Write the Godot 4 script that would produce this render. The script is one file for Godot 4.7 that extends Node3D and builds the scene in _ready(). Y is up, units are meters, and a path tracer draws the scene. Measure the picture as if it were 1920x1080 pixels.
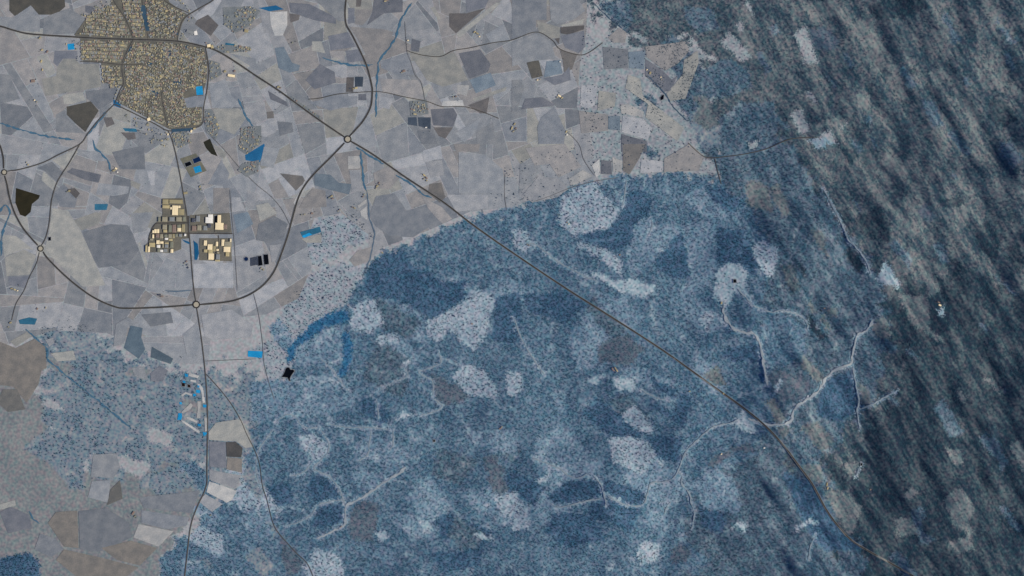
extends Node3D
# A market town, its ring road, an open plain of fields and wooded hills, seen from high above.
# Survey coordinates: the land is mapped on a 5 m grid whose point (960, 540) is the world origin; x runs east, y runs south.
const U := 5.0
const SHEET_W := 12288.0
const SHEET_H := 7680.0
const TW := 2048
const TH := 1280
const TEXEL := 6.0

var rng := RandomNumberGenerator.new()
var hill_noise := FastNoiseLite.new()
var ridge_noise := FastNoiseLite.new()
var warp_a := FastNoiseLite.new()
var warp_b := FastNoiseLite.new()
var cover := PackedByteArray()      # land cover class for each 6 m cell
var tone_map := PackedByteArray()   # vegetation share within its class, 0..255
var keep_clear := PackedByteArray() # cells without trees
var mats := {}
var names_used := {}
var ground: MeshInstance3D
var grain_tex: ImageTexture
var mottle_tex: ImageTexture

# ---------------------------------------------------------------- helpers
func w2(gx: float, gy: float) -> Vector2:
	return Vector2((gx - 960.0) * U, (gy - 540.0) * U)

func poly(a: Array, sheet := Vector2i(-1, -1)) -> PackedVector2Array:
	# flat list of survey coordinates; on a quarter-scale map sheet the unit is 1.25 m from the sheet's corner
	var out := PackedVector2Array()
	for i in range(0, a.size() - 1, 2):
		if sheet.x < 0:
			out.append(w2(a[i], a[i + 1]))
		else:
			out.append(w2(sheet.x * 480.0 + a[i] * 0.25, sheet.y * 270.0 + a[i + 1] * 0.25))
	return out

func rise(x: float, z: float) -> float:
	# how hilly the land is: 0 on the plain, 1 in the eastern hills
	var gx := x / U + 960.0
	var gy := z / U + 540.0
	return smoothstep(0.0, 1.0, (gx - 740.0) * 0.0011 + (gy - 560.0) * 0.001)

func height(x: float, z: float) -> float:
	var e := rise(x, z)
	if e <= 0.0:
		return 0.0
	var y := e * (hill_noise.get_noise_2d(x, z) + 0.5) * 150.0
	# long parallel ridges of the eastern hills, running down to the lower right
	var k := smoothstep(1300.0, 1560.0, x / U + 960.0 + (z / U) * 0.12)
	if k > 0.0:
		y += k * ridge_noise.get_noise_2d(x * 0.85 - z * 0.53, (x * 0.53 + z * 0.85) * 0.2) * 46.0
	return y

func lift(x: float, z: float, base: float) -> float:
	return height(x, z) + base + rise(x, z) * 5.5

func numbered(called: String) -> String:
	var n: int = names_used.get(called, 0)
	names_used[called] = n + 1
	return called if n == 0 else "%s_%03d" % [called, n]

func tag(o: Node3D, label: String, category := "", group := "", kind := "") -> Node3D:
	if label: o.set_meta("label", label)
	if category: o.set_meta("category", category)
	if group: o.set_meta("group", group)
	if kind: o.set_meta("kind", kind)
	return o

func put(called: String, mesh: Mesh, m: Material, parent: Node = self) -> MeshInstance3D:
	var o := MeshInstance3D.new()
	o.mesh = mesh
	if m: o.material_override = m
	if parent == self:
		o.name = numbered(called)
	else:
		o.name = called
	parent.add_child(o, true)
	return o

func thing(called: String, label: String, category: String, at: Vector3, turn := 0.0, group := "") -> Node3D:
	var o := Node3D.new()
	o.name = numbered(called)
	add_child(o)
	o.position = at
	o.rotation.y = turn
	tag(o, label, category, group)
	return o

func rgb(r: float, g: float, b: float) -> Color:
	return Color(r / 255.0, g / 255.0, b / 255.0)

func earth(key: String, c: Color, textured := true) -> StandardMaterial3D:
	if mats.has(key):
		return mats[key]
	var m := StandardMaterial3D.new()
	m.albedo_color = c
	m.roughness = 1.0
	m.metallic_specular = 0.1
	if textured:
		m.albedo_texture = mottle_tex
		m.detail_enabled = true
		m.detail_albedo = grain_tex
		m.detail_blend_mode = BaseMaterial3D.BLEND_MODE_MUL
		m.detail_uv_layer = BaseMaterial3D.DETAIL_UV_2
	mats[key] = m
	return m

func soil_noise(size: int, freq: float, lo: float, hi: float, seed_: int, octaves: int, low: Color, high: Color) -> ImageTexture:
	var n := FastNoiseLite.new()
	n.seed = seed_
	n.frequency = freq
	n.fractal_octaves = octaves
	var im := n.get_seamless_image(size, size)
	im.convert(Image.FORMAT_L8)
	var d := im.get_data()
	var q := PackedByteArray()
	for i in d.size():
		var c := low.lerp(high, lerpf(lo, hi, d[i] / 255.0))
		q.append_array([int(c.r * 255.0), int(c.g * 255.0), int(c.b * 255.0)])
	var im2 := Image.create_from_data(size, size, false, Image.FORMAT_RGB8, q)
	return ImageTexture.create_from_image(im2)

func sheet_mesh(p: PackedVector2Array, base: float, longest := 90.0) -> ArrayMesh:
	# a draped polygon: triangles cut until they follow the hills
	var st := SurfaceTool.new()
	st.begin(Mesh.PRIMITIVE_TRIANGLES)
	st.set_normal(Vector3.UP)
	var idx := Geometry2D.triangulate_polygon(p)
	var todo := []
	for i in range(0, idx.size(), 3):
		todo.append([p[idx[i]], p[idx[i + 1]], p[idx[i + 2]]])
	while todo.size():
		var t: Array = todo.pop_back()
		var a: Vector2 = t[0]
		var b: Vector2 = t[1]
		var c: Vector2 = t[2]
		var ab := a.distance_squared_to(b)
		var bc := b.distance_squared_to(c)
		var ca := c.distance_squared_to(a)
		var most := maxf(ab, maxf(bc, ca))
		var hilly := rise(a.x, a.y) + rise(b.x, b.y) + rise(c.x, c.y) > 0.0
		if hilly and most > longest * longest:
			if most == ab:
				var m := (a + b) * 0.5
				todo.append([a, m, c]); todo.append([m, b, c])
			elif most == bc:
				var m2 := (b + c) * 0.5
				todo.append([a, b, m2]); todo.append([a, m2, c])
			else:
				var m3 := (c + a) * 0.5
				todo.append([a, b, m3]); todo.append([b, c, m3])
			continue
		var cross := (b - a).cross(c - a)
		var order := [a, b, c] if cross > 0.0 else [a, c, b]
		for v: Vector2 in order:
			st.set_normal(Vector3.UP)
			st.set_uv(v / 900.0)
			st.set_uv2(v / 170.0)
			st.add_vertex(Vector3(v.x, lift(v.x, v.y, base), v.y))
	if hilly_any(p):
		st.generate_normals()
	return st.commit()

func hilly_any(p: PackedVector2Array) -> bool:
	for v in p:
		if rise(v.x, v.y) > 0.0:
			return true
	return false

func smooth_line(p: PackedVector2Array, step := 18.0) -> PackedVector2Array:
	var out := PackedVector2Array()
	for i in p.size() - 1:
		var a := p[maxi(i - 1, 0)]
		var b := p[i]
		var c := p[i + 1]
		var d := p[mini(i + 2, p.size() - 1)]
		var n := maxi(1, int(b.distance_to(c) / step))
		for k in n:
			out.append(b.cubic_interpolate(c, a, d, float(k) / n))
	out.append(p[p.size() - 1])
	return out

func ribbon_mesh(line: PackedVector2Array, width: float, base: float, ragged := 0.0) -> ArrayMesh:
	var st := SurfaceTool.new()
	st.begin(Mesh.PRIMITIVE_TRIANGLES)
	var n := line.size()
	var l := PackedVector3Array()
	var r := PackedVector3Array()
	for i in n:
		var d := (line[mini(i + 1, n - 1)] - line[maxi(i - 1, 0)]).normalized()
		var side := Vector2(-d.y, d.x)
		var wl := width * 0.5
		var wr := width * 0.5
		if ragged > 0.0:
			wl *= maxf(0.25, 1.0 + ragged * warp_a.get_noise_2d(line[i].x * 2.5, line[i].y * 2.5) * 1.8)
			wr *= maxf(0.25, 1.0 + ragged * warp_b.get_noise_2d(line[i].x * 2.5, line[i].y * 2.5) * 1.8)
			var taper := minf(1.0, minf(i, n - 1 - i) / 4.0 + 0.3)
			wl *= taper
			wr *= taper
		var a := line[i] + side * wl
		var b := line[i] - side * wr
		var y := lift(line[i].x, line[i].y, base)
		l.append(Vector3(a.x, maxf(y, lift(a.x, a.y, base) - 1.0), a.y))
		r.append(Vector3(b.x, maxf(y, lift(b.x, b.y, base) - 1.0), b.y))
	for i in n - 1:
		for v: Vector3 in [l[i], r[i], l[i + 1], r[i], r[i + 1], l[i + 1]]:
			st.set_uv(Vector2(v.x, v.z) / 900.0)
			st.set_uv2(Vector2(v.x, v.z) / 170.0)
			st.add_vertex(v)
	st.generate_normals()
	return st.commit()

func cell(v: Vector2) -> Vector2i:
	return Vector2i(int((v.x + SHEET_W * 0.5) / TEXEL), int((v.y + SHEET_H * 0.5) / TEXEL))

func clear_line(line: PackedVector2Array, radius: float) -> void:
	var k := int(ceil(radius / TEXEL))
	for v in line:
		var c := cell(v)
		for dy in range(-k, k + 1):
			for dx in range(-k, k + 1):
				if dx * dx + dy * dy <= k * k + 1:
					var x := c.x + dx
					var y := c.y + dy
					if x >= 0 and y >= 0 and x < TW and y < TH:
						keep_clear[y * TW + x] = 1

func clear_poly(p: PackedVector2Array) -> void:
	var lo := p[0]
	var hi := p[0]
	for v in p:
		lo = lo.min(v)
		hi = hi.max(v)
	var a := cell(lo).clamp(Vector2i.ZERO, Vector2i(TW - 1, TH - 1))
	var b := cell(hi).clamp(Vector2i.ZERO, Vector2i(TW - 1, TH - 1))
	for y in range(a.y, b.y + 1):
		for x in range(a.x, b.x + 1):
			if Geometry2D.is_point_in_polygon(Vector2(x * TEXEL - SHEET_W * 0.5 + 3.0, y * TEXEL - SHEET_H * 0.5 + 3.0), p):
				keep_clear[y * TW + x] = 1

# ---------------------------------------------------------------- land cover
# class: [colour of the sparse part, colour of the full part, tree share]
var CLASSES := []

func paint_cover(cls: int, p: PackedVector2Array, wobble := 1.0) -> void:
	var lo := p[0]
	var hi := p[0]
	for v in p:
		lo = lo.min(v)
		hi = hi.max(v)
	var pad := Vector2(60, 60)
	var a := cell(lo - pad).clamp(Vector2i.ZERO, Vector2i(TW - 1, TH - 1))
	var b := cell(hi + pad).clamp(Vector2i.ZERO, Vector2i(TW - 1, TH - 1))
	var amp := 70.0 * wobble
	for y in range(a.y, b.y + 1):
		var wy := y * TEXEL - SHEET_H * 0.5
		var row := y * TW
		for x in range(a.x, b.x + 1):
			var wx := x * TEXEL - SHEET_W * 0.5
			if Geometry2D.is_point_in_polygon(Vector2(wx + warp_a.get_noise_2d(wx, wy) * amp, wy + warp_b.get_noise_2d(wx, wy) * amp), p):
				cover[row + x] = cls

# ---------------------------------------------------------------- survey data
func land_cover() -> void:
	# the big masses first
	paint_cover(12, poly([70,640, 130,630, 200,640, 300,690, 385,690, 480,700, 520,760, 480,830, 460,900, 390,900, 380,870, 300,890, 240,880, 160,860, 90,840, 75,760, 80,700]), 3.5)
	paint_cover(13, poly([-160,660, 70,660, 80,780, 120,870, 230,890, 330,870, 388,900, 380,940, 300,1045, 270,1200, -160,1200]))
	paint_cover(10, poly([1105,-20, 1100,60, 1130,100, 1200,60, 1250,90, 1300,90, 1350,130, 1345,200, 1335,250, 1345,335, 1220,326, 1120,340, 1110,260, 1080,190, 1090,120]))
	paint_cover(10, poly([880,330, 1000,290, 1110,260, 1120,336, 1010,374, 930,400]))
	paint_cover(1, poly([690,495, 720,470, 760,462, 800,440, 850,415, 880,402, 930,398, 960,393, 1000,372, 1015,376, 1070,352, 1130,336, 1160,330, 1220,325, 1290,330, 1340,335, 1380,340, 1460,380, 1600,460, 1640,640, 1640,1200, 270,1200, 300,1045, 360,990, 400,960, 460,900, 470,850, 480,800, 500,760, 520,700, 540,640, 600,590, 650,560, 670,530]), 1.6)
	paint_cover(7, poly([1110,-160, 1105,40, 1140,30, 1180,70, 1230,90, 1300,70, 1320,100, 1355,130, 1345,190, 1335,250, 1345,335, 1385,345, 1450,400, 1530,470, 1600,560, 1640,640, 1560,760, 1480,840, 1500,940, 1560,1080, 1600,1200, 2100,1200, 2100,-160]), 3.0)
	paint_cover(14, poly([1345,335, 1385,345, 1420,420, 1430,520, 1440,640, 1450,780, 1400,860, 1310,900, 1280,1000, 1290,1200, 1660,1200, 1640,1040, 1560,930, 1540,860, 1620,760, 1680,640, 1640,520, 1560,400, 1500,300, 1420,200, 1345,190]), 2.2)
	paint_cover(15, poly([1640,520, 1700,540, 1790,500, 1900,540, 2100,600, 2100,900, 2100,1200, 1650,1200, 1600,1000, 1560,900, 1640,800, 1690,700, 1660,600]), 2.5)  # dark scrub mass whose tone also carries painted darkening toward the corner
	# sparse pasture with scattered oaks along the wood's edge
	paint_cover(16, poly([520,600, 500,700, 490,790, 530,760, 545,700, 555,650, 600,600, 650,565, 690,500, 660,490, 600,500, 560,540, 540,560]))
	paint_cover(16, poly([600,410, 660,395, 690,430, 700,455, 660,455, 630,480, 600,500, 570,470, 570,430]))
	loose_parcels()
	for a in [
		# [class, sheet column, sheet row, outline in sheet units]
		[4, 2, 1, [360,400, 450,340, 630,290, 640,320, 690,390, 810,480, 780,560, 720,620, 580,660, 450,680, 400,640, 340,560, 360,480]],
		[3, 2, 1, [940,540, 1050,560, 1060,600, 1250,610, 1270,660, 1140,770, 1060,880, 960,950, 860,960, 860,800, 900,700]],
		[2, 2, 1, [480,690, 620,660, 720,630, 800,560, 850,470, 850,370, 1000,330, 1040,400, 1030,540, 940,550, 900,680, 860,760, 790,800, 700,780]],
		[2, 2, 1, [1270,650, 1310,830, 1320,1000, 1150,990, 1060,900, 1140,780]],
		[3, 2, 1, [1310,590, 1500,600, 1530,700, 1520,900, 1500,1080, 1330,1000, 1310,800, 1270,650]],
		[2, 2, 1, [1540,620, 1740,640, 1830,900, 1820,1000, 1680,900, 1530,880]],
		[3, 2, 1, [1300,390, 1370,330, 1440,330, 1600,520, 1580,570, 1440,540, 1350,470]],
		[2, 2, 1, [1430,310, 1560,320, 1740,440, 1640,520, 1500,420]],
		[5, 2, 1, [1540,920, 1700,900, 1760,960, 1740,1080, 1600,1140, 1530,1080]],
		[4, 2, 1, [1830,740, 1880,730, 1980,770, 1970,920, 1900,1000, 1850,930, 1800,780]],
		[5, 2, 1, [590,930, 720,1000, 820,1010, 1000,1040, 1090,1080, 960,1140, 780,1090, 640,1000]],
		[4, 2, 1, [720,790, 820,870, 820,990, 700,900, 660,850, 480,760, 500,730]],
		[4, 2, 1, [0,640, 110,650, 150,760, 100,800, 0,780]],
		[14, 2, 1, [1530,110, 1900,60, 1920,270, 1560,260]],
		[8, 2, 1, [1740,290, 1840,280, 1920,330, 1960,520, 1760,460]],
		[4, 1, 2, [1290,240, 1400,190, 1560,90, 1640,30, 1760,30, 1800,100, 1740,220, 1720,380, 1640,470, 1560,420, 1500,370, 1440,300, 1390,390, 1330,390, 1270,300]],
		[4, 1, 2, [1480,650, 1560,570, 1690,600, 1770,700, 1820,800, 1700,820, 1600,800, 1470,690]],
		[6, 1, 2, [1300,640, 1400,660, 1590,790, 1530,860, 1400,880, 1320,800]],
		[2, 1, 2, [780,0, 1580,-60, 1560,80, 1330,220, 1180,130, 1000,80, 860,60]],
		[2, 1, 1, [850,900, 980,810, 1100,800, 1180,900, 1500,1080, 800,1080]],
		[2, 1, 2, [1800,60, 1980,20, 1990,380, 1900,420, 1760,380, 1780,200]],
		[11, 1, 2, [225,560, 235,460, 300,375, 420,262, 520,200, 690,165, 690,250, 560,270, 470,320, 380,380, 290,440, 270,550]],
		[11, 1, 2, [640,330, 690,330, 720,420, 720,540, 670,650, 610,650, 650,540, 655,430]],
		[5, 1, 2, [430,440, 520,370, 480,460, 440,480]],
		[3, 1, 2, [280,460, 380,390, 520,300, 650,280, 640,500, 600,600, 440,570, 300,560]],
		[3, 1, 2, [-40,700, 600,650, 640,740, 560,900, 300,960, -40,1000]],
		[5, 1, 2, [1030,980, 1110,930, 1240,940, 1130,970]],
		[5, 1, 2, [1090,560, 1170,540, 1130,600, 1140,670, 1110,660]],
		[4, 1, 2, [890,350, 1060,330, 1070,420, 920,420]],
		[4, 1, 2, [720,140, 880,80, 960,260, 860,330, 700,310]],
		[3, 1, 2, [300,880, 560,820, 760,780, 720,900, 500,960, 300,960]],
		[4, 1, 3, [320,30, 420,10, 540,80, 540,160, 440,220, 360,120]],
		[6, 1, 3, [170,770, 210,780, 400,1010, 330,1040, 230,1060, 200,980]],
		[4, 1, 3, [430,850, 560,900, 650,960, 650,1120, 400,1100, 340,1000, 420,960]],
		[6, 1, 3, [1700,180, 1810,160, 1900,430, 1800,460, 1740,370]],
		[4, 1, 3, [1760,480, 1960,450, 1960,640, 1850,640]],
		[3, 1, 3, [960,600, 1200,620, 1380,700, 1360,780, 1180,790, 1040,700]],
		[5, 1, 3, [1230,640, 1300,660, 1330,740, 1240,760]],
		[3, 1, 3, [1540,-20, 1960,-20, 1960,180, 1820,140, 1640,90]],
		[5, 1, 3, [1650,760, 1760,765, 1800,800, 1700,800]],
		[5, 1, 3, [860,720, 900,740, 1000,780, 960,800, 900,760]],
		[3, 1, 3, [700,300, 900,290, 1080,240, 1050,330, 900,420, 760,420]],
		[2, 1, 3, [480,560, 650,530, 650,670, 500,720, 400,700]],
		[2, 1, 3, [60,400, 260,380, 280,540, 160,560]],
		[2, 1, 3, [420,330, 600,370, 640,500, 460,540, 380,420]],
		[2, 1, 3, [1300,900, 1720,860, 1680,1000, 1400,1040]],
		[6, 1, 3, [760,520, 880,500, 920,620, 880,820, 700,800, 700,640]],
		[5, 2, 2, [560,660, 640,640, 720,650, 640,700, 570,700]],
		[5, 2, 2, [740,710, 810,660, 910,690, 940,740, 890,770, 800,750]],
		[3, 2, 2, [830,590, 900,600, 950,660, 940,720, 820,660]],
		[4, 2, 2, [820,930, 910,870, 960,920, 1060,1040, 1040,1080, 920,1060, 840,1000]],
		[3, 2, 2, [620,20, 860,100, 900,180, 900,330, 760,220, 640,130]],
		[5, 2, 2, [1510,10, 1600,-40, 1660,10, 1660,90, 1590,110, 1520,70]],
		[8, 2, 2, [1430,640, 1530,570, 1580,680, 1610,720, 1480,710]],
		[4, 2, 2, [1390,230, 1460,170, 1520,180, 1450,320]],
		[5, 2, 2, [1640,1000, 1720,920, 1810,990, 1800,1070, 1740,1080]],
		[2, 2, 2, [1000,620, 1090,700, 1250,760, 1200,820, 1080,760]],
		[2, 2, 2, [1540,480, 1640,440, 1900,400, 1880,560, 1620,540]],
		[2, 2, 2, [60,40, 420,30, 560,130, 400,260, 120,160]],
		[6, 2, 2, [640,440, 860,340, 1000,460, 900,560, 680,560]],
		[3, 2, 2, [420,330, 640,360, 620,600, 480,640]],
		[3, 2, 2, [280,780, 400,800, 400,940, 310,900]],
		[4, 2, 2, [-40,620, 60,640, 80,760, 20,820, -40,800]],
		[4, 2, 3, [730,40, 870,20, 1050,90, 1080,160, 1000,310, 920,300, 740,200]],
		[2, 2, 3, [1000,20, 1270,30, 1260,200, 1080,200]],
		[2, 2, 3, [370,380, 640,330, 690,480, 400,540, 250,500]],
		[6, 2, 3, [1440,240, 1560,150, 1700,90, 1800,50, 1810,130, 1640,160, 1500,240]],
		[3, 2, 3, [1340,380, 1500,260, 1640,330, 1700,450, 1700,600, 1560,590, 1440,560]],
		[5, 2, 3, [200,330, 290,290, 260,360, 180,380]],
		[4, 2, 3, [960,820, 1110,830, 1100,960, 960,1000, 920,920]],
		[6, 2, 3, [1190,880, 1300,860, 1350,920, 1290,990, 1190,980]],
		[5, 2, 3, [1590,730, 1700,680, 1760,680, 1740,750, 1680,710]],
		[5, 2, 3, [715,1030, 740,960, 765,970, 745,1040]],
		[4, 2, 3, [0,480, 120,560, 130,720, 0,740]],
		[5, 2, 3, [490,820, 640,700, 665,715, 530,820]],
		[2, 2, 3, [1380,480, 1440,570, 1600,610, 1580,760, 1420,720]],
		[2, 2, 3, [300,600, 620,620, 700,800, 420,860, 240,760]],
		[3, 2, 3, [180,40, 380,20, 420,200, 330,270, 200,200]],
		[5, 2, 3, [700,440, 780,470, 840,520, 770,520]],
		# clearings and thickets of the eastern hills
		[7, 3, 0, [360,760, 400,640, 560,680, 680,800, 740,920, 560,900, 360,930]],
		[8, 3, 0, [350,930, 540,870, 600,940, 360,960]],
		[5, 3, 0, [280,1060, 420,1030, 520,1070, 540,1120, 420,1130]],
		[8, 3, 0, [610,700, 770,710, 760,880, 700,820]],
		[15, 3, 0, [740,60, 880,-20, 1160,-20, 1180,60, 1060,130, 800,150]],
		[8, 3, 0, [1170,0, 1210,20, 1330,200, 1380,380, 1340,370, 1260,190]],
		[8, 3, 0, [910,480, 960,470, 990,560, 1050,760, 1000,750, 940,590]],
		[8, 3, 0, [250,0, 500,0, 520,120, 400,140, 280,80]],
		[8, 3, 0, [600,160, 760,140, 860,330, 880,480, 800,560, 720,400, 640,260]],
		[6, 3, 0, [300,200, 480,220, 540,340, 440,400, 320,330]],
		[8, 3, 0, [1200,540, 1300,480, 1330,600, 1240,660]],
		[8, 3, 0, [1380,640, 1520,760, 1620,900, 1560,960, 1440,820]],
		[8, 3, 0, [1540,220, 1620,240, 1620,360, 1570,380]],
		[15, 3, 0, [1660,740, 1800,760, 1860,900, 1760,960, 1640,880]],
		[14, 2, 0, [640,20, 860,-20, 900,120, 860,240, 740,130]],
		[8, 2, 0, [930,60, 1000,70, 1120,160, 1100,240, 1040,180]],
		[8, 2, 0, [1140,20, 1300,-20, 1320,40, 1240,80, 1180,70]],
		[14, 2, 0, [1280,40, 1500,60, 1560,200, 1400,250, 1290,130]],
		[8, 2, 0, [1390,800, 1480,800, 1560,940, 1440,970, 1360,900]],
		[14, 2, 0, [1560,880, 1720,780, 1960,760, 1980,1000, 1700,1090, 1560,1090]],
		[8, 2, 0, [1680,240, 1760,230, 1840,420, 1800,440, 1740,330]],
		[14, 2, 0, [1400,560, 1560,440, 1760,500, 1800,660, 1560,740, 1340,700]],
		[8, 2, 0, [1860,560, 1960,520, 1960,740, 1880,700]],
		[8, 3, 1, [410,0, 520,0, 600,150, 560,160, 430,110]],
		[7, 3, 1, [490,170, 600,160, 700,240, 620,340, 520,260]],
		[8, 3, 1, [830,130, 880,80, 1000,130, 1080,110, 1020,270, 900,210]],
		[8, 3, 1, [900,480, 970,470, 1010,600, 1100,680, 1080,720, 990,650]],
		[6, 3, 1, [1120,460, 1180,440, 1230,540, 1200,580, 1130,530]],
		[5, 3, 1, [790,1020, 850,880, 920,940, 960,1080, 880,1120]],
		[4, 3, 1, [-20,770, 60,810, 60,920, 30,1000, -20,990]],
		[8, 3, 1, [300,640, 400,660, 440,860, 340,740]],
		[8, 3, 1, [1380,440, 1460,440, 1500,620, 1400,640]],
		[8, 3, 1, [970,330, 1060,420, 1140,560, 1200,640, 1140,640, 1040,480]],
		[15, 3, 1, [640,560, 820,460, 920,620, 860,740, 700,700]],
		[15, 3, 1, [1260,420, 1440,390, 1460,460, 1300,480]],
		[15, 3, 1, [1560,640, 1640,560, 1760,700, 1700,860, 1560,800]],
		[8, 3, 1, [1740,260, 1860,240, 1920,360, 1840,400]],
		[8, 3, 1, [1230,900, 1320,900, 1340,980, 1260,990]],
		[8, 3, 2, [840,-40, 940,-20, 900,90, 870,60]],
		[8, 3, 2, [960,40, 1180,60, 1200,320, 1300,380, 1240,390, 1040,240]],
		[5, 3, 2, [1250,150, 1310,130, 1300,180, 1270,190]],
		[8, 3, 2, [420,150, 510,140, 500,210, 450,200]],
		[8, 3, 2, [760,230, 860,220, 920,340, 880,360]],
		[6, 3, 2, [0,640, 180,620, 330,720, 240,850, 60,830]],
		[5, 3, 2, [0,820, 60,690, 90,700, 40,800]],
		[8, 3, 2, [1590,660, 1660,670, 1800,790, 1740,790]],
		[15, 3, 2, [1060,420, 1240,440, 1300,600, 1120,640]],
		[15, 3, 2, [1480,900, 1660,800, 1760,940, 1640,1080, 1480,1040]],
		[15, 3, 2, [1440,460, 1620,520, 1640,660, 1500,720]],
		[2, 3, 2, [440,690, 600,610, 640,700, 660,900, 560,1000, 360,960, 370,800]],
		[1, 3, 2, [-20,200, 120,190, 270,290, 280,480, 100,600, -20,560]],
		[8, 3, 3, [230,240, 390,240, 400,380, 300,350]],
		[8, 3, 3, [410,430, 540,430, 700,560, 640,740, 600,760, 500,620]],
		[8, 3, 3, [560,230, 680,230, 640,320, 580,310]],
		[8, 3, 3, [1300,500, 1440,400, 1540,580, 1440,740, 1360,660]],
		[8, 3, 3, [1320,820, 1500,760, 1520,860, 1420,900]],
		[8, 3, 3, [1320,120, 1440,120, 1460,220, 1380,240]],
		[15, 3, 3, [1140,640, 1300,600, 1400,740, 1260,800, 1140,740]],
		[15, 3, 3, [1040,260, 1200,260, 1180,340, 1060,340]],
		[8, 3, 3, [940,640, 1060,640, 1120,780, 960,780]],
		[8, 3, 3, [1000,480, 1060,400, 1110,440, 1040,520]],
		[2, 3, 3, [100,300, 300,360, 560,760, 700,860, 420,900, 260,700]],
		[5, 3, 3, [200,700, 300,650, 380,650, 360,690, 280,690, 220,740]],
		[2, 0, 3, [-60,980, 100,920, 220,900, 290,960, 300,1120, -60,1140]],
		[12, 0, 3, [350,-20, 860,-20, 900,120, 640,160, 620,440, 520,420, 380,240, 160,120]],
		[12, 0, 3, [1060,320, 1260,280, 1400,300, 1480,400, 1200,430, 1040,420]],
	]:
		paint_cover(a[0], poly(a[3], Vector2i(a[1], a[2])), 0.7 if a[0] == 5 or a[0] == 6 else 0.35)
	wash_margins()

func loose_parcels() -> void:
	# old parcel borders still show in the woods and on the hills as straight-edged changes of cover
	var dice := RandomNumberGenerator.new()
	dice.seed = 52
	for zone in [
		# [x0, y0, x1, y1, how many, turn, classes, smallest, largest]
		[700, 480, 1380, 1060, 46, 0.6, [1, 2, 3, 1, 3, 14], 26.0, 70.0],
		[1110, 10, 1420, 320, 34, 0.95, [10, 8, 10, 14, 7, 12], 16.0, 46.0],
		[1360, 20, 1620, 420, 26, 1.02, [8, 14, 10, 7, 8], 14.0, 44.0],
		[1560, 20, 1920, 540, 56, 1.02, [8, 7, 15, 8, 14], 10.0, 40.0],
		[1440, 480, 1920, 1060, 52, 1.0, [14, 15, 8, 7, 15], 12.0, 44.0],
		[60, 620, 400, 900, 26, 0.4, [12, 13, 12, 0, 12], 16.0, 44.0],
		[300, 880, 520, 1070, 22, 0.7, [12, 1, 3, 4, 12], 14.0, 40.0],
		[480, 560, 700, 800, 18, 0.8, [16, 4, 3, 16], 16.0, 40.0]]:
		for n in zone[4]:
			var c := Vector2(dice.randf_range(zone[0], zone[2]), dice.randf_range(zone[1], zone[3]))
			var ax := Vector2.from_angle(zone[5] + dice.randf_range(-0.25, 0.25))
			var ay := Vector2(-ax.y, ax.x)
			var l := dice.randf_range(zone[7], zone[8])
			var w := l * dice.randf_range(0.35, 0.8)
			if c.x > 1340.0: w *= 0.6
			var pts := []
			for q: Vector2 in [Vector2(-1, -1), Vector2(1, -1), Vector2(1, 1), Vector2(-1, 1)]:
				var v := c + ax * l * q.x * dice.randf_range(0.6, 1.0) + ay * w * q.y * dice.randf_range(0.6, 1.0)
				pts.append_array([v.x, v.y])
			# parcels lie within the land that carries them
			var here := cell(w2(c.x, c.y))
			var base := cover[here.y * TW + here.x]
			if zone[0] == 480 and base != 16 and base != 3: continue
			if zone[0] == 700 and not (base in [1, 2, 3, 14]): continue
			if zone[0] == 1110 and c.y > 300.0 - (c.x - 1110.0) * 0.0: continue
			paint_cover(zone[6][dice.randi() % zone[6].size()], poly(pts), 0.35)

func wash_margins() -> void:
	# thin grass and gravel spread beside the washes and streambeds
	var dice := RandomNumberGenerator.new()
	dice.seed = 9
	for r in road_list():
		if r[0] != "wash" and r[0] != "bed":
			continue
		var k := 2 if r[0] == "wash" else 3
		for v in smooth_line(poly(r[2]), 7.0):
			var c := cell(v) + Vector2i(dice.randi_range(-1, 1), dice.randi_range(-1, 1))
			for n in k * 5:
				var x := clampi(c.x + dice.randi_range(-k, k), 0, TW - 1)
				var y := clampi(c.y + dice.randi_range(-k, k), 0, TH - 1)
				cover[y * TW + x] = 4 if dice.randf() < 0.6 else 3

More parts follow.
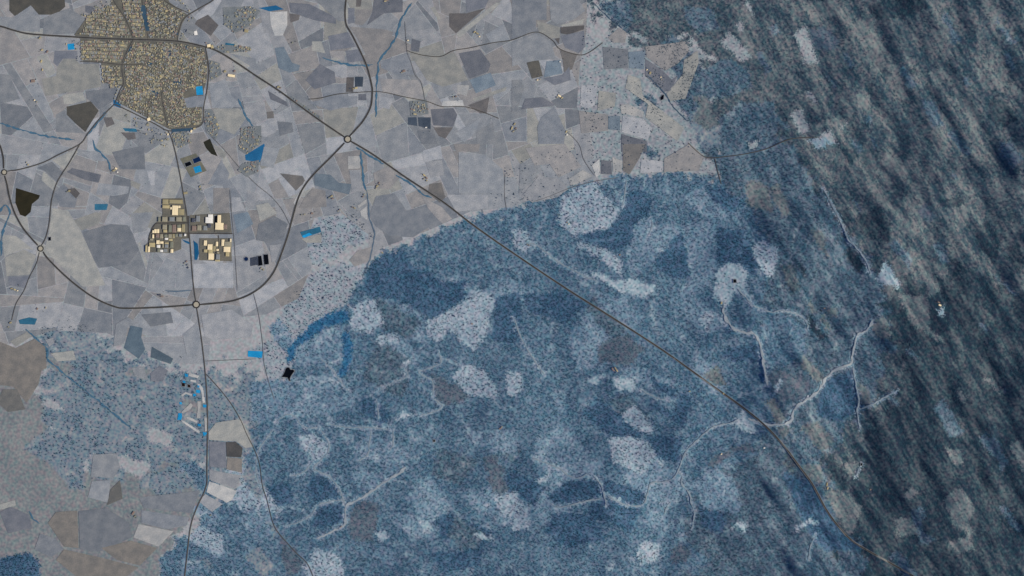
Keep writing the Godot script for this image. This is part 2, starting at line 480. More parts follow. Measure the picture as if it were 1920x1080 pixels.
# fields that can be told apart: [tone, sheet column, sheet row, outline in sheet units]
func field_list() -> Array:
	return [
		["olive", 0, 0, [70,-60, 480,-60, 490,50, 420,110, 290,110, 240,50, 110,120, 70,80]],
		["grey_b", 0, 0, [-60,120, 100,130, 230,40, 300,120, 300,240, 120,230, -60,190]],
		["straw", 0, 0, [430,500, 480,440, 560,440, 600,480, 740,480, 760,650, 600,680, 340,720, 310,590, 420,570]],
		["grey_d", 0, 0, [410,380, 580,380, 580,440, 470,440, 430,500, 400,470]],
		["grey_b", 0, 0, [-60,550, 70,560, 150,740, -60,800]],
		["olive", 0, 0, [500,800, 680,760, 740,830, 640,990, 560,920, 500,860]],
		["straw", 0, 0, [470,710, 620,690, 640,750, 540,780, 480,780]],
		["grey_c", 0, 0, [640,685, 880,655, 850,760, 740,820, 680,760, 650,740]],
		["grey_b", 0, 0, [420,860, 490,820, 500,880, 635,1000, 420,990]],
		["grey_d", 0, 0, [640,40, 700,50, 690,110, 640,90]],
		["grey_b", 0, 0, [330,130, 520,60, 640,140, 620,250, 320,260]],
		["grey_c", 0, 0, [1380,740, 1460,720, 1550,715, 1530,800, 1400,810]],
		["grey_b", 0, 0, [1570,640, 1690,590, 1740,720, 1820,800, 1590,810]],
		["straw", 0, 0, [1600,815, 1790,812, 1850,880, 1760,1010, 1640,960]],
		["grey_b", 0, 0, [1720,400, 1920,440, 1920,520, 1820,460]],
		["grey_b", 0, 0, [1690,-40, 1850,-40, 1800,60, 1640,130, 1600,110]],
		["umber", 0, 0, [1480,150, 1560,110, 1640,190, 1580,270, 1460,180]],
		["lawn", 0, 0, [505,330, 555,325, 560,370, 510,375]],
		["lawn", 0, 0, [1468,650, 1518,645, 1525,710, 1475,714]],
		["teal", 0, 0, [1690,320, 1760,330, 1770,380, 1690,370]],
		["clover", 0, 0, [850,745, 905,780, 905,812, 850,790]],
		["teal", 0, 0, [920,960, 1020,965, 1030,990, 940,985]],
		["umber", 0, 0, [905,992, 1010,995, 1020,1040, 960,1050]],
		["umber", 0, 0, [775,880, 840,880, 860,930, 800,955]],
		["pool_brown", 0, 1, [120,330, 300,385, 290,410, 240,450, 230,510, 190,545, 150,530, 115,440]],
		["straw", 0, 1, [390,120, 560,40, 585,60, 490,200]],
		["grey_b", 0, 1, [605,60, 760,50, 820,120, 760,130, 680,110]],
		["grey_d", 0, 1, [500,210, 540,180, 760,230, 740,290, 640,270]],
		["grey_c", 0, 1, [280,180, 390,132, 478,220, 432,285, 330,200]],
		["straw", 0, 1, [325,205, 428,292, 400,350, 310,270]],
		["grey_c", 0, 1, [405,360, 480,300, 580,410, 560,480, 450,470]],
		["umber", 0, 1, [500,340, 560,330, 600,370, 570,410]],
		["grey_b", 0, 1, [740,292, 970,320, 960,370, 860,390, 720,380]],
		["straw", 0, 1, [980,270, 1055,300, 1040,345, 980,310]],
		["teal", 0, 1, [710,450, 810,450, 800,495, 710,495]],
		["straw", 0, 1, [550,570, 720,510, 760,520, 740,600, 610,650]],
		["grey_c", 0, 1, [620,660, 830,600, 960,610, 1000,680, 1040,800, 960,900, 740,930, 640,760]],
		["straw", 0, 1, [390,480, 510,500, 610,660, 790,1060, 620,1070, 335,800, 372,640]],
		["grey_a", 0, 1, [1100,200, 1160,200, 1160,310, 1130,310]],
		["rose", 0, 1, [1600,330, 1720,330, 1720,520, 1600,510]],
		["grey_a", 0, 1, [1740,400, 1800,400, 1840,500, 1740,510]],
		["slate", 0, 1, [1750,530, 1860,510, 1900,600, 1780,670]],
		["grey_a", 0, 1, [1855,345, 1950,385, 1900,470, 1850,440]],
		["grey_a", 0, 1, [1450,900, 1750,890, 1750,1080, 1450,1080]],
		["straw", 0, 1, [35,850, 180,790, 270,840, 220,980, 50,990]],
		["grey_d", 0, 1, [60,995, 220,992, 190,1080, 70,1060]],
		["straw", 0, 1, [20,680, 120,690, 255,795, 180,785, 30,845]],
		["grey_b", 0, 1, [980,520, 1150,510, 1100,650, 1000,670]],
		["grey_c", 0, 1, [840,60, 1080,10, 1090,190, 900,190]],
		["yard", 0, 1, [1350,110, 1470,70, 1550,200, 1430,250]],
		["lawn", 0, 1, [1450,175, 1500,160, 1515,205, 1465,220]],
		["bog", 0, 1, [1525,-15, 1575,-40, 1600,20, 1632,92, 1585,75, 1545,30]],
		["clover", 0, 1, [1838,84, 1983,-3, 1987,26, 1949,137, 1843,122]],
		["grey_c", 0, 1, [1660,120, 1720,220, 1700,320, 1560,300]],
		["straw", 0, 1, [1590,-10, 1700,70, 1680,110, 1645,90]],
		["white", 1, 0, [105,90, 235,85, 235,190, 200,265, 140,270, 110,180]],
		["clover", 1, 0, [20,60, 150,40, 210,70, 100,85]],
		["umber", 1, 0, [250,100, 330,110, 320,150, 260,170]],
		["grey_a", 1, 0, [30,90, 100,85, 115,240, 60,250]],
		["rose", 1, 0, [750,70, 880,70, 850,130, 800,190, 740,180]],
		["grey_d", 1, 0, [690,60, 740,60, 738,170, 692,180]],
		["umber", 1, 0, [755,-30, 795,-30, 785,50, 750,50]],
		["grey_d", 1, 0, [890,-40, 1100,-40, 1100,90, 960,100, 830,190, 870,100]],
		["rose", 1, 0, [700,200, 960,220, 1030,240, 980,370, 930,430, 840,440, 760,290]],
		["grey_d", 1, 0, [540,270, 690,240, 750,350, 560,380]],
		["grey_d", 1, 0, [670,380, 765,370, 810,455, 690,470]],
		["rose", 1, 0, [550,382, 665,382, 665,460, 560,420]],
		["straw", 1, 0, [420,310, 490,310, 520,400, 420,380]],
		["slate", 1, 0, [140,360, 210,350, 270,470, 330,490, 320,530, 250,545, 170,510]],
		["grey_d", 1, 0, [480,480, 590,540, 600,620, 440,670, 370,600]],
		["rose", 1, 0, [930,590, 1210,600, 1240,640, 1260,750, 1130,730, 950,690]],
		["grey_c", 1, 0, [930,460, 1060,420, 1150,400, 1190,560, 1060,560, 940,510]],
		["grey_d", 1, 0, [1170,290, 1235,310, 1220,390, 1160,380]],
		["grey_a", 1, 0, [1120,240, 1340,210, 1330,300, 1180,290]],
		["umber", 1, 0, [1450,100, 1580,100, 1720,60, 1500,250, 1450,200]],
		["grey_d", 1, 0, [1520,400, 1680,370, 1760,480, 1740,540, 1600,590]],
		["slate", 1, 0, [1600,600, 1760,545, 1800,640, 1650,700]],
		["white", 1, 0, [1510,640, 1600,640, 1580,720, 1510,700]],
		["white", 1, 0, [1400,760, 1550,750, 1560,800, 1390,795]],
		["umber", 1, 0, [1590,790, 1750,730, 1730,850, 1680,850]],
		["straw", 1, 0, [1620,740, 1880,650, 1870,680, 1640,760]],
		["grey_d", 1, 0, [1310,820, 1480,810, 1510,860, 1480,950, 1330,940]],
		["umber", 1, 0, [1330,955, 1478,955, 1420,1040, 1370,1020]],
		["ink", 1, 0, [1140,880, 1205,880, 1210,945, 1140,935]],
		["ink", 1, 0, [1215,880, 1310,880, 1310,970, 1220,945]],
		["straw", 1, 0, [1170,425, 1490,395, 1590,600, 1400,650, 1280,600]],
		["grey_d", 1, 0, [770,705, 825,705, 828,752, 768,752]],
		["ink", 1, 0, [742,575, 805,575, 800,650, 742,650]],
		["umber", 1, 0, [680,580, 735,580, 730,690, 675,690]],
		["grey_b", 1, 0, [1720,260, 1860,180, 1900,300, 1760,320]],
		["grey_d", 1, 0, [1570,-40, 1760,-40, 1720,55, 1580,95]],
		["straw", 1, 0, [1500,255, 1800,20, 1840,20, 1530,280]],
		["cocoa", 1, 0, [80,840, 130,835, 135,885, 85,890]],
		["grey_a", 1, 0, [0,930, 140,900, 150,990, 70,1030, 0,1000]],
		["grey_c", 1, 0, [160,910, 270,920, 280,990, 180,1020]],
		["grey_d", 1, 0, [90,680, 230,765, 240,800, 110,745]],
		["grey_c", 1, 0, [390,770, 600,725, 760,720, 760,780, 560,830]],
		["grey_a", 1, 0, [920,720, 1030,740, 1000,820, 920,800]],
		["grey_b", 1, 0, [1490,1000, 1690,880, 1640,1000, 1560,1070]],
		["grey_b", 1, 0, [1650,990, 1780,920, 1800,1080, 1660,1080]],
		["grey_c", 1, 0, [1210,980, 1330,970, 1360,1080, 1240,1080]],
		["straw", 1, 0, [1340,50, 1390,150, 1360,140, 1310,60]],
		["grey_d", 1, 0, [250,20, 400,30, 600,130, 600,180, 430,150, 260,90]],
		["grey_b", 1, 0, [420,-20, 670,-30, 665,160, 620,160, 520,70]],
		["white", 1, 1, [690,90, 785,90, 780,183, 690,188]],
		["grey_a", 1, 1, [700,195, 785,192, 795,350, 720,360]],
		["grey_a", 1, 1, [1250,50, 1385,10, 1400,110, 1260,130]],
		["grey_a", 1, 1, [1270,136, 1395,118, 1410,230, 1310,250]],
		["cocoa", 1, 1, [180,220, 350,240, 370,280, 300,350]],
		["white", 1, 1, [365,275, 380,310, 300,470, 280,440]],
		["cocoa", 1, 1, [1300,300, 1390,290, 1420,400, 1380,440, 1290,370]],
		["grey_a", 1, 1, [1430,380, 1740,380, 1740,480, 1500,510]],
		["grey_b", 1, 1, [1520,60, 1720,80, 1850,190, 1870,370, 1520,370]],
		["rose", 1, 1, [1480,0, 1680,0, 1670,58, 1500,55]],
		["slate", 1, 1, [440,220, 560,230, 620,290, 715,300, 700,380, 540,340, 440,310]],
		["rose", 1, 1, [425,330, 520,350, 530,470, 325,480, 365,400]],
		["grey_c", 1, 1, [20,600, 140,540, 240,600, 205,700, 100,740, 0,720]],
		["straw", 1, 1, [0,460, 90,440, 160,520, 30,580]],
		["grey_c", 1, 1, [900,390, 1040,370, 1130,500, 1240,470, 1330,600, 1180,700, 1000,690, 900,620, 850,540]],
		["rose", 1, 1, [1250,395, 1395,475, 1470,560, 1400,600, 1340,540, 1290,480]],
		["rose", 1, 1, [760,800, 880,770, 860,870, 740,920, 700,870]],
		["teal", 1, 1, [330,660, 480,620, 490,660, 400,690, 350,700]],
		["lawn", 1, 1, [345,690, 400,665, 420,680, 360,705]],
		["straw", 1, 1, [340,712, 490,672, 490,740, 380,740]],
		["white", 1, 1, [780,505, 830,465, 835,570, 790,540]],
		["white", 1, 1, [760,462, 825,415, 830,440, 770,482]],
		["grey_b", 1, 1, [60,20, 180,30, 130,180, 30,160]],
		["grey_a", 1, 1, [100,760, 190,750, 150,870, 120,890]],
		["rose", 1, 1, [880,220, 1000,160, 1090,240, 1000,340, 900,330]],
		["grey_c", 2, 0, [0,-40, 260,-40, 260,150, 180,150, 180,240, 0,290]],
		["straw", 2, 0, [185,155, 360,205, 358,280, 300,290, 200,240]],
		["straw", 2, 0, [360,190, 540,140, 530,180, 400,200]],
		["umber", 2, 0, [362,205, 540,190, 540,220, 420,260, 365,250]],
		["grey_d", 2, 0, [365,270, 540,230, 550,350, 500,400, 400,360]],
		["umber", 2, 0, [320,290, 358,285, 350,330]],
		["olive", 2, 0, [110,470, 200,450, 230,570, 150,590]],
		["slate", 2, 0, [260,460, 360,450, 380,550, 240,580]],
		["cocoa", 2, 0, [360,375, 490,405, 450,520, 390,540, 380,450]],
		["grey_b", 2, 0, [0,320, 180,250, 290,310, 330,440, 240,450, 120,460, 0,500]],
		["grey_b", 2, 0, [280,-40, 480,-40, 550,80, 460,150, 340,180, 290,150]],
		["grey_d", 2, 0, [100,740, 230,730, 330,790, 70,820]],
		["grey_c", 2, 0, [220,880, 320,800, 400,980, 390,1080, 200,1080, 190,950]],
		["rose", 2, 0, [500,830, 720,860, 720,980, 520,1000]],
		["slate", 2, 0, [722,870, 810,870, 810,980, 722,970]],
		["white", 2, 0, [810,790, 870,780, 990,840, 980,880, 820,850]],
		["grey_a", 2, 0, [830,870, 980,890, 1050,960, 1020,1050, 820,990]],
		["grey_d", 2, 0, [820,1005, 1010,1058, 1010,1140, 820,1140]],
		["straw", 2, 0, [870,560, 960,590, 980,720, 1290,960, 1240,1060, 1000,880, 1020,780, 850,660]],
		["straw", 2, 0, [1290,450, 1390,380, 1400,470, 1300,740, 1180,760, 1160,700, 1280,560]],
		["grey_d", 2, 0, [1000,440, 1130,530, 1200,600, 1240,570, 1190,680, 1140,690, 1000,570]],
		["rose", 2, 0, [1000,350, 1300,310, 1330,380, 1240,480, 1150,530, 1010,430]],
		["rose", 2, 0, [720,280, 800,210, 860,240, 850,320, 760,320]],
		["grey_c", 2, 0, [680,350, 870,370, 870,510, 690,520]],
		["slate", 2, 0, [872,390, 1000,380, 990,520, 880,510]],
		["grey_a", 2, 0, [520,640, 640,640, 620,790, 560,820, 510,790]],
		["straw", 2, 0, [650,680, 780,700, 770,800, 640,830]],
		["grey_d", 2, 0, [240,590, 380,560, 430,500, 440,600, 320,640]],
		["grey_b", 2, 0, [0,600, 60,600, 90,660, 40,820, 0,840]],
		["white", 2, 1, [600,160, 655,110, 660,230, 630,250]],
		["grey_d", 2, 1, [667,120, 745,130, 750,230, 670,225]],
		["white", 2, 1, [752,100, 830,130, 820,210, 757,210]],
		["cocoa", 2, 1, [832,0, 1000,0, 960,100, 880,230, 832,200]],
		["grey_a", 2, 1, [970,110, 1130,130, 1130,210, 960,220]],
		["rose", 2, 1, [1140,110, 1330,0, 1440,90, 1400,200, 1140,210]],
		["rose", 2, 1, [100,30, 400,0, 520,170, 350,250, 280,150, 170,160]],
		["grey_b", 2, 1, [60,150, 160,140, 190,240, 110,320, 50,370, 60,220]],
		["grey_a", 2, 1, [200,240, 350,260, 420,340, 340,400, 150,440, 80,380]],
		["white", 2, 1, [425,262, 530,195, 608,240, 440,318]],
		["straw", 0, 2, [75,400, 200,330, 240,360, 120,440]],
		["clay", 0, 2, [-60,380, 120,450, 260,380, 340,440, 350,600, 310,620, 290,720, 200,860, 100,740, -60,720]],
		["grey_a", 0, 2, [340,390, 400,370, 410,410, 370,440]],
		["straw", 0, 2, [380,490, 550,470, 570,540, 430,550]],
		["slate_d", 0, 2, [980,280, 1070,300, 1060,370, 1090,460, 1040,530, 930,450]],
		["slate_d", 0, 2, [1140,440, 1300,530, 1280,570, 1130,520]],
		["teal", 0, 2, [140,240, 220,220, 280,230, 260,275, 150,270]],
		["grey_b", 0, 2, [1370,350, 1480,260, 1520,510, 1400,500]],
		["grey_a", 0, 2, [1510,200, 1740,160, 1900,280, 1880,370, 1600,390, 1535,360]],
		["lawn", 0, 2, [1860,470, 1970,475, 1965,525, 1860,515]],
		["straw", 0, 2, [1620,1010, 1780,985, 1820,1000, 1870,1100, 1895,1190, 1840,1200, 1770,1150, 1565,1140, 1565,1080]],
		["umber_l", 0, 2, [20,760, 130,760, 190,910, 60,930, -20,860]],
		["grey_d", 0, 2, [1130,640, 1200,580, 1260,620, 1220,700, 1130,700]],
		["grey_b", 0, 2, [990,600, 1080,590, 1110,690, 1010,660]],
		["grey_b", 0, 2, [870,270, 960,220, 1040,260, 960,290, 930,420, 850,440]],
		["grey_c", 0, 2, [1060,200, 1280,180, 1300,260, 1130,290]],
		["grey_d", 0, 3, [1570,70, 1690,75, 1700,270, 1570,260]],
		["cocoa_d", 0, 3, [1695,75, 1770,75, 1820,120, 1810,190, 1700,185]],
		["clay", 0, 3, [1705,190, 1815,200, 1815,305, 1700,280]],
		["grey_a", 0, 3, [1570,285, 1810,325, 1770,430, 1570,360]],
		["white", 0, 3, [1570,370, 1775,440, 1740,510, 1700,530, 1550,450]],
		["grey_a", 0, 3, [1540,465, 1670,540, 1590,600, 1490,520]],
		["white", 0, 3, [1040,690, 1300,745, 1190,860, 1000,790]],
		["grey_c", 0, 3, [1060,585, 1420,640, 1400,700, 1250,730, 1060,680]],
		["grey_c", 0, 3, [1040,490, 1500,440, 1440,610, 1080,570]],
		["grey_b", 0, 3, [690,370, 830,360, 810,530, 660,490]],
		["umber_l", 0, 3, [830,430, 900,360, 920,500, 800,550]],
		["grey_b", 0, 3, [700,170, 870,160, 900,260, 850,350, 680,330]],
		["clay", 0, 3, [580,590, 420,600, 360,680, 480,860, 590,870]],
		["grey_c", 0, 3, [590,592, 800,570, 970,680, 990,790, 740,900, 600,880]],
		["clay", 0, 3, [760,870, 980,815, 1180,870, 1050,1000, 880,960]],
		["clay", 0, 3, [480,880, 750,940, 1040,1015, 900,1120, 620,1120, 420,960]],
		["straw", 0, 3, [-60,560, 110,510, 120,550, -60,600]],
		["grey_d", 0, 3, [0,600, 80,560, 220,620, 240,720, 60,760]],
		["grey_c", 0, 3, [300,760, 420,800, 480,880, 380,940, 260,880]],
	]

# roads: [kind, label, survey points]
func road_list() -> Array:
	return [
		["main", "dark two-lane ring road curving from the top edge to the eastern roundabout", [650,-60, 649,-5, 647,20, 649,45, 660,65, 675,95, 688,125, 697,160, 698,175, 695,200, 682,225, 665,245, 656,255]],
		["main", "dark ring road sweeping from the eastern roundabout down to the southern roundabout", [646,268, 620,295, 590,325, 570,350, 558,375, 548,410, 540,440, 528,475, 516,505, 500,528, 480,545, 455,558, 425,566, 375,571]],
		["main", "dark ring road running west from the southern roundabout and up the left edge", [361,571.5, 300,576, 240,578, 215,575, 180,560, 150,540, 120,515, 90,485, 81,472]],
		["main", "ring road section along the left edge past the dark brown pool", [71,460, 45,430, 28,400, 18,370, 13,345, 9,330]],
		["main", "short ring road end leaving the left edge above the western junction", [7,316, 5,290, -8,262, -60,220]],
		["main", "straight diagonal highway from the town to the eastern roundabout", [-60,40, -5,48, 30,58, 60,64, 135,69, 190,72, 250,74, 330,77, 385,88, 410,97, 440,115, 480,142, 520,168, 560,197, 600,226, 646,257]],
		["main", "long straight highway cutting diagonally through the wood to the lower right", [658,265, 700,290, 760,332, 830,378, 890,424, 960,473, 1060,540, 1150,597, 1240,655, 1320,712, 1390,762, 1430,795, 1465,832, 1490,865, 1520,905, 1545,950, 1570,985, 1600,1015, 1660,1050, 1740,1095, 1800,1130]],
		["minor", "road from the southern roundabout past the industrial estate into town", [367,564, 364,545, 360,505, 356,450, 350,400, 345,370, 338,330, 330,290, 322,260, 315,245]],
		["minor", "road running south from the southern roundabout beside the white and cyan lawns", [369,578, 374,610, 379,645, 384,690, 387,725, 389,770, 389,820, 388,880, 388,905, 382,925, 370,950, 358,985, 352,1030, 340,1140]],
		["lane", "thin road forking off southeast into the wood", [387,702, 410,727, 432,755, 450,785, 463,815, 478,845, 487,872, 492,910, 500,935, 512,980, 525,1002, 555,1035, 580,1062, 600,1120]],
		["minor", "road from the western junction to the town's southwest corner", [14,321, 40,317, 80,305, 110,290, 150,270, 165,250, 185,225, 210,200, 215,195]],
		["minor", "town ring street along the southern edge of the houses", [215,195, 250,212, 290,232, 315,245, 340,243, 365,240, 380,230, 382,200, 388,170, 391,140, 390,115, 385,88]],
		["minor", "lane from the western junction road down to the lower left roundabout", [150,270, 130,305, 108,340, 98,370, 95,390, 92,420, 86,445, 78,460]],
		["lane", "thin lane leaving the lower left roundabout southwards", [74,473, 68,495, 55,520, 45,545, 30,570, 22,600]],
		["minor", "curved street round the western side of the old town", [250,74, 240,92, 230,115, 229,135, 232,155, 225,170, 216,193]],
		["minor", "street leaving the town towards the top right", [333,77, 335,60, 345,35, 375,15, 400,0, 430,-30]],
		["lane", "short street across the northern quarter of the town", [290,-30, 310,2, 355,25]],
		["lane", "straight street running north through the town", [277,72, 275,55, 268,15, 264,-30]],
		["lane", "curved street in the northwestern quarter of the town", [205,-20, 215,5, 235,35, 250,72]],
		["lane", "street crossing the western grid of houses", [150,115, 188,117, 229,121, 268,120]],
		["lane", "old street running from the town centre to the southern junction", [303,172, 304,190, 309,215, 314,240]],
		["lane", "country lane crossing under the ring road towards the right", [578,186, 600,184, 630,177, 660,174, 695,172, 720,173, 760,182, 800,190, 830,200, 870,200, 905,210, 935,222]],
		["lane", "country lane winding past the northern farm to the hills", [763,95, 790,103, 825,106, 850,95, 880,90, 925,80, 960,75, 1005,60, 1035,75, 1050,92, 1085,103, 1105,98, 1130,80]],
		["track", "farm track dropping south from the winding country lane", [759,40, 763,95, 770,115, 778,140, 790,155, 797,190]],
		["track", "pale track running southeast from the town across the fields", [385,245, 420,280, 450,315, 480,345, 510,370, 530,395, 545,425]],
		["track", "field track beside the eastern side of the industrial estate", [431,355, 434,400, 438,440, 441,480, 445,545]],
		["track", "track running down from the southern stretch of ring road", [475,549, 485,590, 492,640, 495,680, 505,720, 515,750]],
		["track", "track leaving the southern road above the white and cyan lawns", [384,677, 430,675, 480,673]],
		["track", "curved hedged track along the northern edge of the wood", [1000,378, 1030,368, 1070,352, 1115,340, 1160,333]],
		["track", "pale field track bending through the plots in the upper right plain", [1062,246, 1085,270, 1095,300, 1115,330]],
		["track", "straight field track between plots south of the winding lane", [947,325, 946,365, 950,395]],
		["lane", "dark curved lane along the foot of the eastern hills", [1290,268, 1310,287, 1327,296, 1360,294, 1397,289, 1435,280, 1480,262, 1530,258]],
		["lane", "dark straight firebreak lane below the curved lane", [1340,298, 1345,320, 1352,345]],
		["bush", "dark blue bushy watercourse on the northern hillside", [1112,5, 1140,32, 1160,48, 1176,62]],
		["bush", "dark blue hedge across the pale upper right pasture", [1212,140, 1230,158, 1247,176, 1262,200, 1290,228]],
		["creek", "blue reedy stream winding south past the ring road's top bend", [772,5, 752,38, 742,70, 728,92, 712,112, 709,130, 706,165, 705,220]],
		["creek", "short blue stream flowing under the ring road bend", [605,108, 625,114, 645,120, 675,123, 700,121]],
		["creek", "blue stream dropping south from the diagonal highway", [676,283, 679,310, 683,345, 688,358]],
		["brook", "faint grey brook continuing towards the edge of the wood", [688,358, 691,385, 693,410, 702,435, 699,460, 692,490, 680,520]],
		["creek", "blue stream bending past the farm south of the town", [174,262, 178,276, 190,288, 202,300, 207,322]],
		["creek", "blue stream crossing the lower left fields", [48,617, 68,635, 88,655, 89,672, 108,690, 128,707, 155,728, 185,752, 200,765, 230,790, 246,803]],
		["creek", "blue wet hollow near the bottom left corner", [54,958, 62,972, 74,982]],
		["creek", "blue ditch west of the town beside the left edge", [-10,420, 8,385, 18,400, 4,440, 2,480]],
		["creek", "blue hedge line southwest of the town", [-20,225, 30,240, 90,256, 140,262]],
		["creek", "blue hedge beside the road into the southwest corner", [162,256, 180,234, 206,203]],
		["creek", "blue ditch east of the town", [447,185, 460,215, 475,240]],
		["creek", "blue verge beside the highway below the eastern roundabout", [668,276, 700,296, 720,308]],
		["creek", "dark blue verge trees beside the highway in the plain", [742,328, 770,344, 790,362, 810,372]],
		["brook", "pale blue ditch south of the industrial estate", [310,545, 330,546, 360,544]],
		["bed", "broad pale dry streambed branching through the southern wood", [762,875, 745,890, 715,908, 700,920, 675,935, 655,945, 648,952, 648,975, 645,985, 615,1000, 595,1010]],
		["wash", "pale winding wash joining the dry streambed from above", [602,806, 616,830, 615,848, 602,862, 590,880, 620,895, 640,925, 647,948]],
		["wash", "pale looping wash west of the dry streambed", [588,862, 570,885, 545,892]],
		["wash", "short pale wash in the wood north of the dry streambed", [696,806, 692,835, 690,852, 672,865]],
		["wash", "small pale wash right of the dry streambed", [737,806, 737,832, 730,845]],
		["wash", "pale wash leading left from the dry streambed fork", [645,937, 620,940, 595,948, 585,965, 562,978, 535,986]],
		["wash", "pale wash at the foot of the forked southern road", [512,806, 498,825, 485,845, 480,880, 490,915]],
		["wash", "pale winding path in the scrub below the black pond", [517,792, 537,777, 555,782, 562,795, 580,802, 602,802]],
		["wash", "thin pale path running right through the southern wood", [615,795, 650,801, 700,802, 732,806]],
		["wash", "pale forest path climbing to a small clearing", [707,737, 730,720, 757,710, 765,702, 757,688]],
		["wash", "short pale forest gap running south", [707,752, 709,770, 710,787]],
		["wash", "pale crooked gully between two dark woods", [812,742, 811,715, 785,698, 807,690, 827,680, 822,660]],
		["wash", "pale gully leading to a narrow clearing", [812,747, 830,762, 812,772, 785,780]],
		["wash", "pale gully running southeast below the blue hollow", [600,672, 620,690, 635,710, 655,735]],
		["bed", "pale bending dirt road in the eastern wood", [1357,570, 1357,590, 1370,612, 1390,622, 1410,625, 1422,640, 1426,660, 1432,695, 1437,722]],
		["wash", "pale dirt road looping right from the eastern clearing", [1380,540, 1395,555, 1410,572, 1430,580, 1445,586, 1460,582, 1485,587, 1505,597, 1513,610, 1510,622]],
		["bed", "long pale dry river winding through the eastern wood", [1634,600, 1625,617, 1605,630, 1602,647, 1597,665, 1595,682, 1570,690, 1552,705, 1540,720, 1527,737, 1500,755, 1485,767, 1477,790, 1440,795, 1420,790, 1400,784]],
		["wash", "thin pale gully running south from the dry river", [1598,684, 1602,715, 1610,750, 1607,772, 1612,805]],
		["wash", "pale gully branching right in the eastern hills", [1612,767, 1635,757, 1665,740, 1682,731]],
		["wash", "pale dry river continuing below the diagonal highway", [1390,780, 1370,792, 1340,797, 1320,810, 1305,825, 1285,845, 1270,882, 1255,900, 1220,905, 1215,920, 1205,945, 1180,947, 1155,937, 1138,927]],
		["wash", "pale gully dropping from the bend of the lower dry river", [1270,882, 1278,892, 1277,905, 1292,925, 1295,940, 1302,960, 1299,988]],
		["wash", "pale blue gully curving round a dark wood", [997,857, 1017,865, 1047,877, 1065,890, 1082,895, 1102,886]],
		["wash", "short pale gully above the lower dry river's end", [1112,890, 1125,905, 1132,930, 1136,948]],
		["wash", "thin pale path along the lower edge of a dark wood", [1132,932, 1090,940, 1047,950, 1030,940]],
		["wash", "small pale gully in the lower middle wood", [1258,940, 1250,952, 1245,967]],
		["wash", "thin straight forest ride crossing the middle wood", [963,595, 972,620, 985,648, 1005,680, 1022,702]],
		["wash", "pale forest gap near the top of the middle wood", [1175,335, 1171,365, 1167,388]],
		["wash", "small crooked pale gap in the middle wood", [1220,408, 1223,422, 1216,440]],
		["wash", "pale stream trace descending the eastern hillside", [1542,352, 1550,370, 1565,400, 1575,420, 1587,450, 1602,465, 1620,490, 1630,515]],
		["wash", "short pale gully beside a small dark pool", [1617,868, 1610,880, 1604,894]],
		["wash", "pale gully below the highway at the lower right", [1528,1000, 1518,1022, 1514,1050]],
		["wash", "straight pale strip following the highway on its left", [985,455, 1010,462, 1045,490, 1090,515, 1120,528]],
		["wash", "thin pale path curving below the clearing with brown farm buildings", [1198,728, 1215,738, 1235,747, 1248,747]],
	]

# ---------------------------------------------------------------- shapes
func unit_wall() -> ArrayMesh:
	# four walls one unit long, wide and high, standing on the ground, with gable ends
	var st := SurfaceTool.new()
	st.begin(Mesh.PRIMITIVE_TRIANGLES)
	var c := [Vector3(-.5, 0, -.5), Vector3(.5, 0, -.5), Vector3(.5, 0, .5), Vector3(-.5, 0, .5)]
	for i in 4:
		var a: Vector3 = c[i]
		var b: Vector3 = c[(i + 1) % 4]
		var up := Vector3.UP
		for v: Vector3 in [a, a + up, b, b, a + up, b + up]:
			st.add_vertex(v)
	for s in [-.5, .5]:
		for v: Vector3 in [Vector3(s, 1, -.5), Vector3(s, 1.22, 0), Vector3(s, 1, .5)]:
			st.add_vertex(v)
	st.generate_normals()
	return st.commit()

func unit_roof(ridges: int) -> ArrayMesh:
	# pitched roof over the unit walls; a wide shed has several ridges side by side
	var st := SurfaceTool.new()
	st.begin(Mesh.PRIMITIVE_TRIANGLES)
	var w := 1.06 / ridges
	var top := 1.24 if ridges == 1 else 1.18
	for k in ridges:
		var z0 := -.53 + k * w
		var a := Vector3(-.52, .98, z0)
		var b := Vector3(.52, .98, z0)
		var m0 := Vector3(-.52, top, z0 + w * .5)
		var m1 := Vector3(.52, top, z0 + w * .5)
		var c := Vector3(.52, .98, z0 + w)
		var d := Vector3(-.52, .98, z0 + w)
		for v: Vector3 in [a, b, m1, a, m1, m0, m0, m1, c, m0, c, d]:
			st.add_vertex(v)
		for v2: Vector3 in [a, m0, d, b, c, m1]:
			st.add_vertex(v2)
	st.generate_normals()
	return st.commit()

func lump(st: SurfaceTool, c: Vector3, r: Vector3, rnd: RandomNumberGenerator, lon := 7, lat := 4) -> void:
	var ring := []
	for j in lat + 1:
		var row := []
		var ph := PI * j / lat
		for i in lon:
			var th := TAU * (i + 0.5 * (j % 2)) / lon
			var k := rnd.randf_range(0.78, 1.2)
			row.append(c + Vector3(cos(th) * sin(ph) * r.x, cos(ph) * r.y, sin(th) * sin(ph) * r.z) * k)
		if j == 0 or j == lat:
			for i in lon: row[i] = row[0]
		ring.append(row)
	for j in lat:
		for i in lon:
			var a: Vector3 = ring[j][i]
			var b: Vector3 = ring[j][(i + 1) % lon]
			var d: Vector3 = ring[j + 1][i]
			var e: Vector3 = ring[j + 1][(i + 1) % lon]
			if j > 0:
				st.add_vertex(a); st.add_vertex(b); st.add_vertex(d)
			if j < lat - 1:
				st.add_vertex(b); st.add_vertex(e); st.add_vertex(d)

